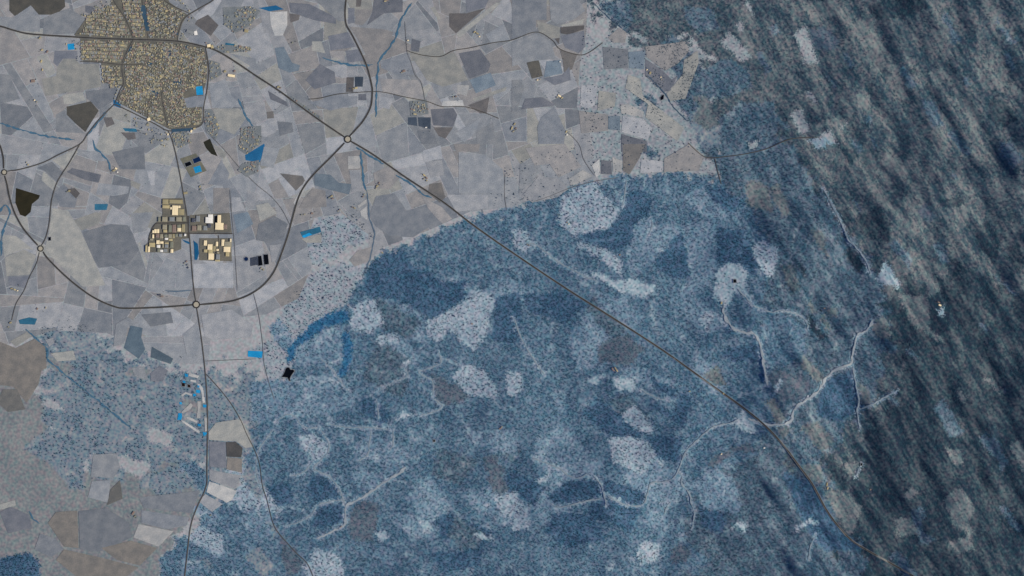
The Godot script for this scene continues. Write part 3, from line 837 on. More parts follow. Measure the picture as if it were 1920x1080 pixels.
func crown_mesh(rnd: RandomNumberGenerator, lumps: int) -> ArrayMesh:
	# a crown about two units across whose clumps leave gaps between them
	var st := SurfaceTool.new()
	st.begin(Mesh.PRIMITIVE_TRIANGLES)
	for k in lumps:
		var th := TAU * k / lumps + rnd.randf() * 0.9
		var far := 0.0 if k == 0 else rnd.randf_range(0.35, 0.72)
		var s := rnd.randf_range(0.36, 0.55) if lumps > 2 else 0.95
		lump(st, Vector3(cos(th) * far, 0.95 + rnd.randf_range(-0.2, 0.3), sin(th) * far), Vector3(s, s * 0.8, s), rnd, 6, 4)
	st.generate_normals()
	return st.commit()

func trunk_mesh() -> ArrayMesh:
	var st := SurfaceTool.new()
	st.begin(Mesh.PRIMITIVE_TRIANGLES)
	for i in 5:
		var a := TAU * i / 5
		var b := TAU * (i + 1) / 5
		var p := Vector3(cos(a), 0, sin(a))
		var q := Vector3(cos(b), 0, sin(b))
		var t := Vector3(0, 0.9, 0)
		for v: Vector3 in [p * .11, p * .07 + t, q * .11, q * .11, p * .07 + t, q * .07 + t]:
			st.add_vertex(v)
	for limb in 3:
		var d := Vector3(cos(limb * 2.1), 0.7, sin(limb * 2.1)) * 0.55
		var o := Vector3(0, 0.7, 0)
		for v: Vector3 in [o + Vector3(.04, 0, 0), o + d, o - Vector3(.04, 0, 0), o + Vector3(0, 0, .04), o + d, o - Vector3(0, 0, .04)]:
			st.add_vertex(v)
	st.generate_normals()
	return st.commit()

func disc(c: Vector2, r: float, n := 28) -> PackedVector2Array:
	var p := PackedVector2Array()
	for i in n:
		p.append(c + Vector2.from_angle(TAU * i / n) * r)
	return p

func raise_edge(p: PackedVector2Array, low: float, high: float) -> ArrayMesh:
	# a slab: flat top with upright sides
	var st := SurfaceTool.new()
	st.begin(Mesh.PRIMITIVE_TRIANGLES)
	st.set_smooth_group(-1)
	var idx := Geometry2D.triangulate_polygon(p)
	for i in range(0, idx.size(), 3):
		var a := p[idx[i]]
		var b := p[idx[i + 1]]
		var c := p[idx[i + 2]]
		var order := [a, b, c] if (b - a).cross(c - a) > 0.0 else [a, c, b]
		for v: Vector2 in order:
			st.add_vertex(Vector3(v.x, high, v.y))
	for i in p.size():
		var a2 := p[i]
		var b2 := p[(i + 1) % p.size()]
		for v: Vector3 in [Vector3(a2.x, low, a2.y), Vector3(a2.x, high, a2.y), Vector3(b2.x, high, b2.y), Vector3(a2.x, low, a2.y), Vector3(b2.x, high, b2.y), Vector3(b2.x, low, b2.y)]:
			st.add_vertex(v)
	st.generate_normals()
	return st.commit()

func plain_mat(key: String, c: Color, rough := 0.9) -> StandardMaterial3D:
	if mats.has(key):
		return mats[key]
	var m := StandardMaterial3D.new()
	m.albedo_color = c
	m.roughness = rough
	m.metallic_specular = 0.2
	mats[key] = m
	return m

# ---------------------------------------------------------------- the setting
func build_ground() -> void:
	cover.resize(TW * TH)
	tone_map.resize(TW * TH)
	keep_clear.resize(TW * TH)
	land_cover()
	print("cover painted ", Time.get_ticks_msec())
	var big := FastNoiseLite.new()
	big.seed = 11; big.frequency = 0.02; big.fractal_octaves = 4
	var fine := FastNoiseLite.new()
	fine.seed = 12; fine.frequency = 0.16; fine.fractal_octaves = 2
	var grain := FastNoiseLite.new()
	grain.seed = 14; grain.frequency = 1.0; grain.fractal_octaves = 3
	var n1 := big.get_image(TW, TH, false, false, false).get_data()
	var n2 := fine.get_image(TW, TH, false, false, false).get_data()
	var n1f: float = 1.0 / 255.0
	var out := PackedByteArray()
	out.resize(TW * TH * 3)
	var c0 := []
	var dc := []
	for k in CLASSES:
		c0.append(Vector3(k[0].r, k[0].g, k[0].b) * 255.0)
		dc.append(Vector3(k[1].r - k[0].r, k[1].g - k[0].g, k[1].b - k[0].b) * 255.0)
	var hue := FastNoiseLite.new()
	hue.seed = 15; hue.frequency = 0.09; hue.fractal_octaves = 3
	var n3 := hue.get_image(TW, TH, false, false, false).get_data()
	# branching pale washes between the thickets, and dark bushy rills on the hills
	var veins := FastNoiseLite.new()
	veins.seed = 16; veins.frequency = 0.010; veins.fractal_type = FastNoiseLite.FRACTAL_RIDGED; veins.fractal_octaves = 4
	veins.domain_warp_enabled = true; veins.domain_warp_amplitude = 34.0; veins.domain_warp_frequency = 0.012
	var n4 := veins.get_image(TW, TH, false, false, true).get_data()
	var mixed := cover.duplicate()
	var dice := 12345
	for y in TH:
		var gy := (y * TEXEL - SHEET_H * 0.5) / U + 540.0
		for x in TW:
			var i := y * TW + x
			# plants of neighbouring covers mingle along their border
			dice = (dice * 1103515245 + 12345) & 0x7fffffff
			var jx := clampi(x + ((dice >> 16) % 5) - 2 + (n2[i] - 128) / 40, 0, TW - 1)
			var jy := clampi(y + ((dice >> 20) % 5) - 2 + (n3[i] - 128) / 40, 0, TH - 1)
			var cls := cover[jy * TW + jx]
			mixed[i] = cls
			var t: float = (n1[i] * 0.36 + n2[i] * 0.64) * n1f
			var gx := (x * TEXEL - SHEET_W * 0.5) / U + 960.0
			var gain := 1.75
			if cls > 0 and (cls < 10 or cls == 14 or cls == 15) and gx > 1150.0:
				# in the hills the scrub grows in long strips that follow the lie of the land
				var mix_in := clampf((gx - 1150.0) / 500.0, 0.0, 0.75)
				var across := gx * 0.85 - gy * 0.53
				var along := gx * 0.53 + gy * 0.85
				var strip := grain.get_noise_2d(across * 0.09, along * 0.02) * 0.24 + grain.get_noise_2d(across * 0.026 + 300.0, along * 0.008) * 0.32 + (n2[i] - 128) * 0.001 + 0.5
				t = lerpf(t, strip, mix_in)
				gain = 1.7 + mix_in * 1.0
				var rill := 1.0 - absf(grain.get_noise_2d(across * 0.045 + 77.0, along * 0.008)) * 2.6
				t -= maxf(0.0, rill - 0.6) * 0.5 * mix_in
			t = clampf((t - 0.5) * gain + 0.5, 0.0, 1.0)
			if cls == 1 or cls == 2 or cls == 3 or cls == 14 or cls == 12:
				var vn := n4[i] - 190
				if vn > 0: t = minf(1.5, t + vn * 0.013)
			tone_map[i] = mini(255, int(t * 255.0))
			var col: Vector3 = c0[cls] + dc[cls] * t
			var h: float = (n3[i] - 128) * 0.075
			var o := i * 3
			out[o] = clampi(int(col.x - h), 0, 255)
			out[o + 1] = clampi(int(col.y + h * 0.6), 0, 255)
			out[o + 2] = clampi(int(col.z + h * 0.3), 0, 255)
	cover = mixed
	print("ground coloured ", Time.get_ticks_msec())
	var im := Image.create_from_data(TW, TH, false, Image.FORMAT_RGB8, out)
	var m := StandardMaterial3D.new()
	m.albedo_texture = ImageTexture.create_from_image(im)
	m.roughness = 1.0
	m.metallic_specular = 0.1
	var nx := 512
	var nz := 320
	var v := PackedVector3Array()
	var uv := PackedVector2Array()
	var idx := PackedInt32Array()
	for j in nz + 1:
		for i in nx + 1:
			var px := -SHEET_W * 0.5 + SHEET_W * i / nx
			var pz := -SHEET_H * 0.5 + SHEET_H * j / nz
			v.append(Vector3(px, height(px, pz), pz))
			uv.append(Vector2(float(i) / nx, float(j) / nz))
	for j in nz:
		for i in nx:
			var a := j * (nx + 1) + i
			idx.append_array([a, a + 1, a + nx + 1, a + 1, a + nx + 2, a + nx + 1])
	var nrm := PackedVector3Array()
	for q in v:
		var d := 24.0
		nrm.append(Vector3(height(q.x - d, q.z) - height(q.x + d, q.z), 2.0 * d, height(q.x, q.z - d) - height(q.x, q.z + d)).normalized())
	var arr := []
	arr.resize(Mesh.ARRAY_MAX)
	arr[Mesh.ARRAY_VERTEX] = v
	arr[Mesh.ARRAY_NORMAL] = nrm
	arr[Mesh.ARRAY_TEX_UV] = uv
	arr[Mesh.ARRAY_INDEX] = idx
	var mesh := ArrayMesh.new()
	mesh.add_surface_from_arrays(Mesh.PRIMITIVE_TRIANGLES, arr)
	ground = put("ground", mesh, m)
	tag(ground, "grey farmed plain rising to blue wooded hills on the right", "", "", "structure")
	print("ground built ", Time.get_ticks_msec())

func split_parcels(whole: PackedVector2Array, target: float) -> Array:
	var todo := [whole]
	var done := []
	while todo.size():
		var p: PackedVector2Array = todo.pop_back()
		if p.size() < 3:
			continue
		var area := 0.0
		var best := 0.0
		var dir := Vector2.RIGHT
		for i in p.size():
			var a := p[i]
			var b := p[(i + 1) % p.size()]
			area += a.cross(b) * 0.5
			if a.distance_to(b) > best:
				best = a.distance_to(b)
				dir = (b - a).normalized()
		area = absf(area)
		if area < target * rng.randf_range(0.45, 1.9):
			done.append(p)
			continue
		var nrm := Vector2(-dir.y, dir.x)
		var lo := Vector2(INF, INF)
		var hi := -lo
		for v in p:
			var q := Vector2(v.dot(dir), v.dot(nrm))
			lo = lo.min(q)
			hi = hi.max(q)
		var ext := hi - lo
		var along := dir if ext.x > ext.y else nrm
		var off := lerpf(lo.x, hi.x, rng.randf_range(0.36, 0.64)) if ext.x > ext.y else lerpf(lo.y, hi.y, rng.randf_range(0.36, 0.64))
		along = along.rotated(rng.randf_range(-0.32, 0.32))
		var across := Vector2(-along.y, along.x)
		var mid := Vector2.ZERO
		for v in p: mid += v
		mid /= p.size()
		var c0 := mid + along * clampf(off - mid.dot(along), -sqrt(area) * 0.3, sqrt(area) * 0.3)
		var far := 20000.0
		for s in [1.0, -1.0]:
			var half := PackedVector2Array([c0 + across * far, c0 - across * far, c0 - across * far + along * far * s, c0 + across * far + along * far * s])
			for piece in Geometry2D.intersect_polygons(p, half):
				todo.append(piece)
	return done

func build_fields() -> void:
	var tones := {
		"straw": rgb(164, 162, 156), "grey_a": rgb(170, 170, 172), "grey_b": rgb(150, 152, 155), "grey_c": rgb(136, 139, 144),
		"grey_d": rgb(124, 126, 133), "rose": rgb(157, 153, 151), "white": rgb(190, 187, 183), "umber": rgb(112, 108, 107),
		"umber_l": rgb(114, 112, 109), "olive": rgb(100, 97, 91), "slate": rgb(124, 136, 146), "slate_d": rgb(98, 113, 124),
		"teal": rgb(62, 119, 146), "clover": rgb(44, 105, 146), "lawn": rgb(40, 155, 208), "cocoa": rgb(124, 120, 117),
		"cocoa_d": rgb(97, 95, 94), "ink": rgb(78, 88, 100), "pool_brown": rgb(58, 54, 41), "clay": rgb(137, 131, 125),
		"yard": rgb(124, 121, 106), "bog": rgb(52, 52, 45)}
	var say := {"straw": "pale straw", "grey_a": "pale grey", "grey_b": "light grey", "grey_c": "mid grey", "grey_d": "dark grey", "rose": "pinkish grey", "white": "bleached white",
		"umber": "dark brown ploughed", "umber_l": "brownish grey", "olive": "dark olive", "slate": "bluish grey", "slate_d": "dark bluish grey", "teal": "teal blue", "clover": "deep blue green-crop",
		"lawn": "bright cyan lawn", "cocoa": "brownish pink", "cocoa_d": "dark brown", "ink": "very dark grey", "pool_brown": "nearly black brown", "clay": "warm clay grey", "yard": "tan", "bog": "black-brown"}
	# unremarkable plots of the plain
	var regions := [
		[poly([-160,-160, 1105,-160, 1100,60, 1088,120, 1082,200, 1110,260, 1118,336, 1070,348, 1010,370, 960,388, 880,398, 800,434, 720,464, 690,488, 690,440, 640,400, 590,410, 575,450, 585,500, 560,560, 500,590, 400,600, 390,685, 330,680, 200,625, 100,620, 0,650, -160,650]), 62000.0],
	]
	var spots := [["grey_b", 5.5], ["grey_c", 2.0], ["grey_a", 3.4], ["rose", 2.8], ["straw", 2.0], ["grey_d", 0.3]]
	var made := 0
	var plots := []
	for rg in regions:
		for p: PackedVector2Array in split_parcels(rg[0], rg[1]):
			var inner := Geometry2D.offset_polygon(p, -3.0, Geometry2D.JOIN_MITER)
			if inner.is_empty():
				continue
			var q: PackedVector2Array = inner[0]
			var mid := Vector2.ZERO
			for v in q: mid += v
			mid /= q.size()
			if absf(mid.x) > 5100.0 or absf(mid.y) > 2950.0:
				continue
			var pick := rng.randf() * 15.4
			var tone := "grey_b"
			for s in spots:
				pick -= s[1]
				if pick <= 0.0:
					tone = s[0]
					break
			plots.append([q, tone])
			made += 1
			# bushes along some of the plot's borders
			if rng.randf() < 0.4:
				var e := rng.randi() % q.size()
				var ea := q[e]
				var eb := q[(e + 1) % q.size()]
				var far := ea.distance_to(eb)
				var at := rng.randf() * 60.0
				while at < far:
					if absf(ea.lerp(eb, at / far).x) < 4900.0:
						hedge_bushes.append(ea.lerp(eb, at / far) + Vector2(rng.randf_range(-5, 5), rng.randf_range(-5, 5)))
					at += rng.randf_range(9.0, 60.0)
	plots.sort_custom(func(u, v): return span(u[0]) > span(v[0]))
	var rest := {}
	for k in plots.size():
		var tn: String = plots[k][1]
		if k < 285:
			put("field_plot", sheet_mesh(plots[k][0], 0.4), shade_of(tn, tones[tn]), ground)
		else:
			if not rest.has(tn): rest[tn] = SurfaceTool.new()
			rest[tn].append_from(sheet_mesh(plots[k][0], 0.4), 0, Transform3D.IDENTITY)
	var small_plots := ArrayMesh.new()
	for tn2 in rest:
		small_plots = rest[tn2].commit(small_plots)
		small_plots.surface_set_material(small_plots.get_surface_count() - 1, shade_of(tn2, tones[tn2]))
	if small_plots.get_surface_count():
		tag(put("small_field_plots", small_plots, null, ground), "smallest grey plots of the plain", "", "", "stuff")
	print("plots ", made)
	var i := 0
	for f in field_list():
		var p2 := poly(f[3], Vector2i(f[1], f[2]))
		var tone2: String = f[0]
		var mid2 := Vector2.ZERO
		for v in p2: mid2 += v / p2.size()
		var over := 2.7 if Geometry2D.is_point_in_polygon(mid2, town_outline()) else 0.0
		var o2 := put("lawn" if tone2 == "lawn" else "field", sheet_mesh(p2, 0.7 + over + i * 0.012), shade_of(tone2, tones[tone2]), ground)
		if tone2 in ["lawn", "teal", "clover", "pool_brown", "bog", "ink", "olive", "white"]:
			tag(o2, say[tone2] + " patch of farmland")
		if not (f[1] == 2 and f[0] != "umber"):
			clear_poly(p2)
		i += 1
	# white and cyan lawns beside the southern road
	var g := func(a: Array) -> PackedVector2Array:
		var r := PackedVector2Array()
		for k in range(0, a.size(), 2): r.append(w2(310.0 + a[k] * 0.1445, 670.0 + a[k + 1] * 0.1445))
		return r
	for a in [[310,200, 440,240, 420,270, 300,240], [205,490, 260,450, 350,480, 340,500, 270,475, 220,505], [410,340, 450,345, 490,400, 520,590, 485,590, 465,440],
			[210,710, 330,590, 355,620, 330,670, 230,730], [415,570, 460,570, 455,790, 405,790, 420,680], [270,770, 310,770, 420,830, 410,855, 280,795],
			[205,810, 250,830, 450,960, 440,990, 380,950, 220,840], [505,780, 540,780, 540,960, 515,960], [330,290, 400,300, 400,330, 320,310]]:
		var p3: PackedVector2Array = g.call(a)
		tag(put("pale_lawn", sheet_mesh(p3, 3.3), shade_of("white", tones["white"]), ground), "bleached white strip of lawn")
		clear_poly(p3)
	for a in [[250,210, 295,215, 295,255, 255,250], [225,300, 262,305, 260,335, 230,330], [400,420, 455,425, 450,465, 400,460], [360,470, 400,475, 395,508, 360,505], [185,580, 215,585, 215,610, 185,608],
			[490,610, 535,615, 530,652, 490,650], [170,725, 215,725, 220,770, 205,815, 155,810, 165,770], [420,860, 465,865, 460,897, 420,890], [485,970, 540,975, 535,1000, 500,1025], [415,365, 440,365, 445,390, 420,390]]:
		var p4: PackedVector2Array = g.call(a)
		tag(put("lawn", sheet_mesh(p4, 3.35), shade_of("lawn", tones["lawn"]), ground), "bright cyan watered lawn")
		clear_poly(p4)

func span(p: PackedVector2Array) -> float:
	var r := 0.0
	for i in p.size(): r += p[i].cross(p[(i + 1) % p.size()])
	return absf(r)

func shade_of(tone: String, c: Color) -> StandardMaterial3D:
	# three near tones of each soil, as neighbouring crops differ
	var k := rng.randi() % 3
	var f: float = [0.99, 1.05, 1.11][k]
	return earth("%s%d" % [tone, k], Color(c.r * f, c.g * f, c.b * f))

func build_roads() -> void:
	var kinds := {
		"main": ["road", 12.0, 3.9, earth("asphalt", rgb(76, 73, 70)), 0.0, 17.0], "minor": ["road", 8.5, 3.6, earth("asphalt_old", rgb(90, 86, 82)), 0.0, 13.0],
		"lane": ["lane", 7.0, 3.3, earth("lane", rgb(92, 88, 84)), 0.0, 10.0], "track": ["track", 5.0, 3.0, earth("track", rgb(116, 114, 114)), 0.2, 8.0],
		"creek": ["stream", 15.0, 2.7, earth("creek", rgb(84, 122, 146)), 1.3, 0.0], "brook": ["stream", 12.0, 2.7, earth("brook", rgb(108, 126, 142)), 0.7, 0.0],
		"bush": ["stream", 9.0, 2.7, earth("bush", rgb(76, 98, 118)), 1.3, 0.0],
		"bed": ["dry_streambed", 18.0, 2.5, earth("gravel", rgb(174, 180, 184)), 1.2, 11.0], "wash": ["gully", 9.5, 2.4, earth("wash", rgb(152, 164, 172)), 1.3, 8.0]}
	var verge := earth("verge", rgb(132, 130, 128))
	for r in road_list():
		var k: Array = kinds[r[0]]
		var line := smooth_line(poly(r[2]))
		var o := put(k[0], ribbon_mesh(line, k[1], k[2], k[4]), k[3])
		tag(o, r[1], "", "", "structure")
		if r[0] in ["main", "minor"]:
			put("verge", ribbon_mesh(line, k[1] + (6.0 if r[0] == "main" else 3.0), k[2] - 0.35, 0.12), verge, o)
		if k[5] > 0.0:
			clear_line(line, k[5])
	for r in [[652, 261, 36.0, "pale round island roundabout where the highway meets the ring road"], [368, 571, 36.0, "roundabout below the industrial estate on the ring road"],
			[76, 466, 30.0, "yellowish roundabout at the lower left of the ring road"], [8, 323, 28.0, "roundabout at the left edge of the picture"]]:
		var c := w2(r[0], r[1])
		var ring := put("roundabout", raise_edge(disc(c, r[2]), 0.5, 4.3), earth("asphalt", Color.BLACK))
		tag(ring, r[3], "", "", "structure")
		put("kerb", raise_edge(disc(c, r[2] * 0.66), 4.3, 4.45), plain_mat("kerb", rgb(150, 146, 138)), ring)
		put("island", raise_edge(disc(c, r[2] * 0.63), 4.4, 4.7), plain_mat("island", rgb(152, 142, 124), 1.0), ring)
		clear_line(PackedVector2Array([c]), r[2] + 6.0)

func build_water() -> void:
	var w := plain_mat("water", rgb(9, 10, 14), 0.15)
	var navy := plain_mat("water_navy", rgb(14, 32, 62), 0.2)
	var brown := plain_mat("water_brown", rgb(26, 18, 12), 0.3)
	var bank := earth("bank", rgb(146, 148, 152))
	for a in [
		[w, "black star-shaped pond in the scrub below the blue hollow", 1, 2, [222,605, 235,596, 250,597, 258,613, 278,612, 290,622, 272,645, 258,668, 254,685, 263,699, 247,694, 238,672, 210,668, 193,668, 210,640, 218,622]],
		[w, "small black rectangular basin west of the navy basin", 0, 1, [1385,145, 1425,130, 1440,155, 1395,172]],
		[navy, "small navy rectangular basin above the cyan lawn south of town", 0, 1, [1445,115, 1492,95, 1510,125, 1457,146]],
		[w, "black narrow pool in the pale upper right pasture", 2, 0, [1125,715, 1140,712, 1135,745, 1115,752, 1110,735]],
		[w, "tiny black pool in the eastern clearing", 2, 1, [1655,1018, 1675,1016, 1678,1038, 1658,1040]],
		[w, "small black pool beside the lower left roundabout", 0, 1, [362,700, 382,698, 382,722, 364,724]],
		[brown, "small brown-black pool left of the pair beside the white lawns", 0, 2, [1362,712, 1386,712, 1388,738, 1366,738]],
		[brown, "small brown-black pool right of the pair beside the white lawns", 0, 2, [1406,722, 1426,726, 1430,746, 1410,744]],
		[navy, "round dark blue pool beside the black basins", 0, 1, [1834,852, 1846,846, 1858,852, 1862,864, 1856,874, 1844,878, 1833,872, 1829,862]],
		[w, "tall black basin, left of the two by the ring road", 1, 1, [8,842, 40,838, 50,908, 18,914]],
		[w, "tall black basin, right of the two by the ring road", 1, 1, [56,830, 90,828, 97,900, 62,905]],
		[w, "small black pool above a gully at the lower right", 3, 3, [695,236, 708,234, 708,250, 696,252]],
		[w, "long black sheet painted as the shadow between the two pale factory halls", 0, 1, [1608,540, 1630,536, 1632,572, 1625,595, 1606,590]],  # dark sheet standing in for the hall's cast shadow, not water
		[w, "small dark pool in the middle of the lower middle wood", 1, 3, [1328,60, 1342,58, 1344,72, 1330,74]],
	]:
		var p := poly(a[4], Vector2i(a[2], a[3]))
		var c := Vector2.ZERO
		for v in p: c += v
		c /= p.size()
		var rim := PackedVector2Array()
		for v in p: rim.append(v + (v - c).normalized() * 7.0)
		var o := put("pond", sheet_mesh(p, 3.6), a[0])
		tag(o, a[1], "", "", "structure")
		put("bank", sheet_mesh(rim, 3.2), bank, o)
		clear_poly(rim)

# ---------------------------------------------------------------- buildings
const NTH := ["first", "second", "third", "fourth", "fifth", "sixth", "seventh", "eighth", "ninth", "tenth", "eleventh", "twelfth", "thirteenth", "fourteenth", "fifteenth", "sixteenth", "seventeenth", "eighteenth", "nineteenth", "twentieth"]
var landmarks := []
var wall_unit: ArrayMesh
var roof_units := {}
var roof_tones := {}

func roof_mat(key: String) -> StandardMaterial3D:
	return plain_mat("roof_" + key, roof_tones[key], 0.85)

func building(called: String, label: String, category: String, group: String, c: Vector2, size: Vector3, turn: float, roof: String, ridges := 1) -> Node3D:
	var base := height(c.x, c.y) + 3.0 + rise(c.x, c.y) * 2.0
	var t := thing(called, label, category, Vector3(c.x, base, c.y), turn, group)
	var w := put("wall", wall_unit, plain_mat("render_wall", rgb(170, 164, 150)), t)
	w.scale = size
	var r := put("roof", roof_units[ridges], roof_mat(roof), t)
	r.scale = size
	return t

func town_outline() -> PackedVector2Array:
	return poly([135,66, 152,42, 165,25, 205,6, 220,-60, 300,-60, 320,2, 356,27, 345,45, 336,74, 385,84, 392,115, 391,150, 386,168, 382,205, 381,236, 365,242, 318,246, 285,229, 222,196, 214,186, 228,164, 192,158, 187,120, 150,116, 148,75])

func build_town() -> void:
	var paving := earth("paving", rgb(122, 118, 108))
	var outline := town_outline()
	var o := put("pavement", sheet_mesh(Geometry2D.offset_polygon(outline, -16.0, Geometry2D.JOIN_ROUND)[0], 3.1), paving)
	tag(o, "grey brown paved ground and streets of the town", "", "", "structure")
	var wild := FastNoiseLite.new()
	wild.seed = 5; wild.frequency = 0.0035
	# districts: outline, street angle, how crooked the streets are, phrase, share built
	var districts := [
		[[152,76, 246,76, 231,100, 228,118, 152,114], 0.03, 2.0, "western grid of streets", 0.95],
		[[190,122, 228,123, 231,150, 218,180, 214,190, 205,156, 192,156], 0.03, 3.0, "small quarter below the western grid", 0.72],
		[[152,44, 168,26, 206,8, 222,10, 246,70, 150,68], 0.08, 8.0, "northwestern quarter", 0.85],
		[[222,-50, 264,-50, 272,70, 250,70, 232,20], 0.05, 4.0, "northern quarter", 0.88],
		[[272,0, 312,4, 354,28, 336,58, 330,74, 280,70], -0.5, 14.0, "northeastern quarter", 0.7],
		[[250,80, 330,80, 384,92, 388,118, 387,150, 380,164, 345,170, 344,188, 378,206, 378,232, 320,240, 312,236, 286,224, 222,192, 234,160, 232,120, 240,94], 0.35, 75.0, "old town centre", 0.9],
		[[322,250, 352,246, 360,266, 336,278, 326,270], 0.2, 8.0, "southern outskirts", 0.5],
		[[384,205, 398,205, 412,238, 405,262, 388,250, 384,235], 0.9, 20.0, "southeastern outskirts", 0.3],
		[[418,14, 470,12, 488,20, 470,48, 440,62, 420,46], 0.5, 25.0, "scattered northeastern villas", 0.22],
		[[452,238, 490,236, 490,268, 462,290, 448,280], 0.7, 25.0, "garden suburb above the blue triangle field", 0.24],
		[[455,306, 486,300, 484,322, 462,332, 446,318], 0.6, 16.0, "small suburb below the blue triangle field", 0.36],
		[[546,180, 562,192, 606,222, 600,226, 560,200, 545,190], 0.62, 4.0, "roadside houses on the diagonal highway", 0.5],
		[[396,92, 420,100, 470,96, 470,88, 420,84], 0.15, 10.0, "houses along the highway east of town", 0.4],
		[[768,190, 800,186, 804,214, 770,218], 0.3, 20.0, "walled compound by the country lane", 0.42],
		[[392,112, 412,118, 416,140, 394,152], 0.3, 16.0, "eastern edge of the town", 0.3],
		[[120,62, 150,60, 148,120, 190,120, 188,162, 226,166, 208,200, 196,190, 170,130, 132,124], 0.1, 20.0, "western fringe of the town", 0.12],
		[[140,50, 160,18, 205,-6, 215,2, 160,40, 152,64], 0.3, 20.0, "northwestern fringe of the town", 0.3],
		[[312,-20, 360,18, 362,34, 350,48, 344,76, 390,80, 392,90, 338,74, 350,44, 352,30], 0.3, 18.0, "northeastern fringe of the town", 0.25],
		[[222,200, 285,234, 316,250, 318,276, 282,268, 262,250, 240,226], 0.3, 18.0, "southern fringe of the town", 0.2],
	]
	for k in [6, 7, 8, 9, 10, 11, 12, 13, 14]:
		tag(put("garden", sheet_mesh(poly(districts[k][0]), 3.05), earth("garden", rgb(138, 142, 143)), ground), "bluish gardens and yards between suburban houses")
	var roofs := ["tan", "tan", "ochre", "clay", "clay", "drab", "drab", "drab", "ash", "ash", "tan", "gold"]
	var small := []
	var large := []
	var garden := []
	for d in districts:
		var p := poly(d[0])
		var ax := Vector2.from_angle(d[1])
		var ay := Vector2(-ax.y, ax.x)
		var lo := Vector2(INF, INF)
		var hi := -lo
		for v in p:
			var q := Vector2(v.dot(ax), v.dot(ay))
			lo = lo.min(q)
			hi = hi.max(q)
		var y := lo.y - 60.0
		var row := 0
		while y < hi.y + 60.0:
			var x := lo.x - 60.0
			var run := 0
			while x < hi.x + 60.0:
				var wdt := rng.randf_range(9.0, 13.0)
				var dpt := rng.randf_range(10.0, 15.0)
				var big := rng.randf() < 0.045
				if big:
					wdt = rng.randf_range(17.0, 27.0)
					dpt = rng.randf_range(14.0, 18.0)
				var at := ax * (x + wdt * 0.5) + ay * (y + rng.randf_range(-1.5, 1.5))
				x += wdt + 0.6
				run += 1
				if run % 8 == 0:
					x += 7.0
				var crook: float = d[2]
				var bend := Vector2(wild.get_noise_2d(at.x, at.y), wild.get_noise_2d(at.x + 900.0, at.y)) * crook
				var turn: float = -d[1] + wild.get_noise_2d(at.x * 1.7, at.y * 1.7 + 400.0) * minf(crook * 0.012, 0.9)
				at += bend
				if not Geometry2D.is_point_in_polygon(at, p):
					continue
				var cc := cell(at)
				var ci := cc.y * TW + cc.x
				if keep_clear[ci] == 1:
					continue
				if rng.randf() > d[4]:
					if rng.randf() < (0.6 if d[4] > 0.6 else 0.16): garden.append(at)
					continue
				var item := [at, Vector3(wdt, rng.randf_range(3.2, 5.5), dpt), turn, roofs[rng.randi() % roofs.size()], d[3]]
				if big:
					large.append(item)
				else:
					small.append(item)
			row += 1
			y += 14.0 if row % 2 == 1 else 21.5
	print("houses ", small.size(), " larger ", large.size())
	large.sort_custom(func(a, b): return a[1].x * a[1].z > b[1].x * b[1].z)
	for i in range(290, large.size()): small.append(large[i])
	var by_place := {}
	for i in mini(290, large.size()):
		var hp: String = large[i][4]
		if not by_place.has(hp): by_place[hp] = []
		by_place[hp].append(large[i])
	for place: String in by_place:
		var all: Array = by_place[place]
		all.sort_custom(func(a, b): return a[0].y < b[0].y)
		var bands := int(ceil(all.size() / 9.0))
		for k in bands:
			var band: Array = all.slice(k * 9, k * 9 + 9)
			band.sort_custom(func(a, b): return a[0].x < b[0].x)
			for n in band.size():
				var h: Array = band[n]
				var where := "in the " + place if bands == 1 else "in the %s band down the %s" % [NTH[k], place]
				building("house", "larger house, %s from left, %s" % [NTH[n], where], "house", "larger houses of the " + place, h[0], h[1], h[2], h[3])
	var mm := MultiMesh.new()
	mm.transform_format = MultiMesh.TRANSFORM_3D
	mm.use_colors = true
	var house := ArrayMesh.new()
	house.add_surface_from_arrays(Mesh.PRIMITIVE_TRIANGLES, wall_unit.surface_get_arrays(0))
	house.surface_set_material(0, plain_mat("render_wall", rgb(170, 164, 150)))
	house.add_surface_from_arrays(Mesh.PRIMITIVE_TRIANGLES, (roof_units[1] as ArrayMesh).surface_get_arrays(0))
	var rm := StandardMaterial3D.new()
	rm.vertex_color_use_as_albedo = true
	rm.roughness = 0.85
	house.surface_set_material(1, rm)
	mm.mesh = house
	mm.instance_count = small.size()
	for i in small.size():
		var h2: Array = small[i]
		mm.set_instance_transform(i, Transform3D(Basis(Vector3.UP, h2[2]).scaled_local(h2[1]), Vector3(h2[0].x, 3.0, h2[0].y)))
		mm.set_instance_color(i, (roof_tones[h2[3]] as Color).srgb_to_linear())
	var mi := MultiMeshInstance3D.new()
	mi.multimesh = mm
	mi.name = "small_town_houses"
	add_child(mi)
	tag(mi, "tightly packed small tan roofed houses filling the town", "houses", "", "stuff")
	clear_poly(outline)
	town_gardens = garden
	# parks inside the town
	for a in [[304,93, 320,94, 322,105, 306,107], [325,150, 340,150, 341,158, 326,159], [284,165, 299,167, 296,180, 286,178], [276,118, 284,115, 286,120, 278,124], [244,88, 250,86, 243,98, 240,98],
			[262,10, 272,10, 282,58, 274,58], [316,52, 334,62, 334,66, 318,58], [322,242, 362,240, 362,245, 322,248], [347,86, 353,85, 353,91, 347,91]]:
		tag(put("park", sheet_mesh(poly(a), 3.9), earth("park", rgb(70, 96, 116)), o), "blue grey planted square between the houses")

var town_gardens := []
var hedge_bushes := []

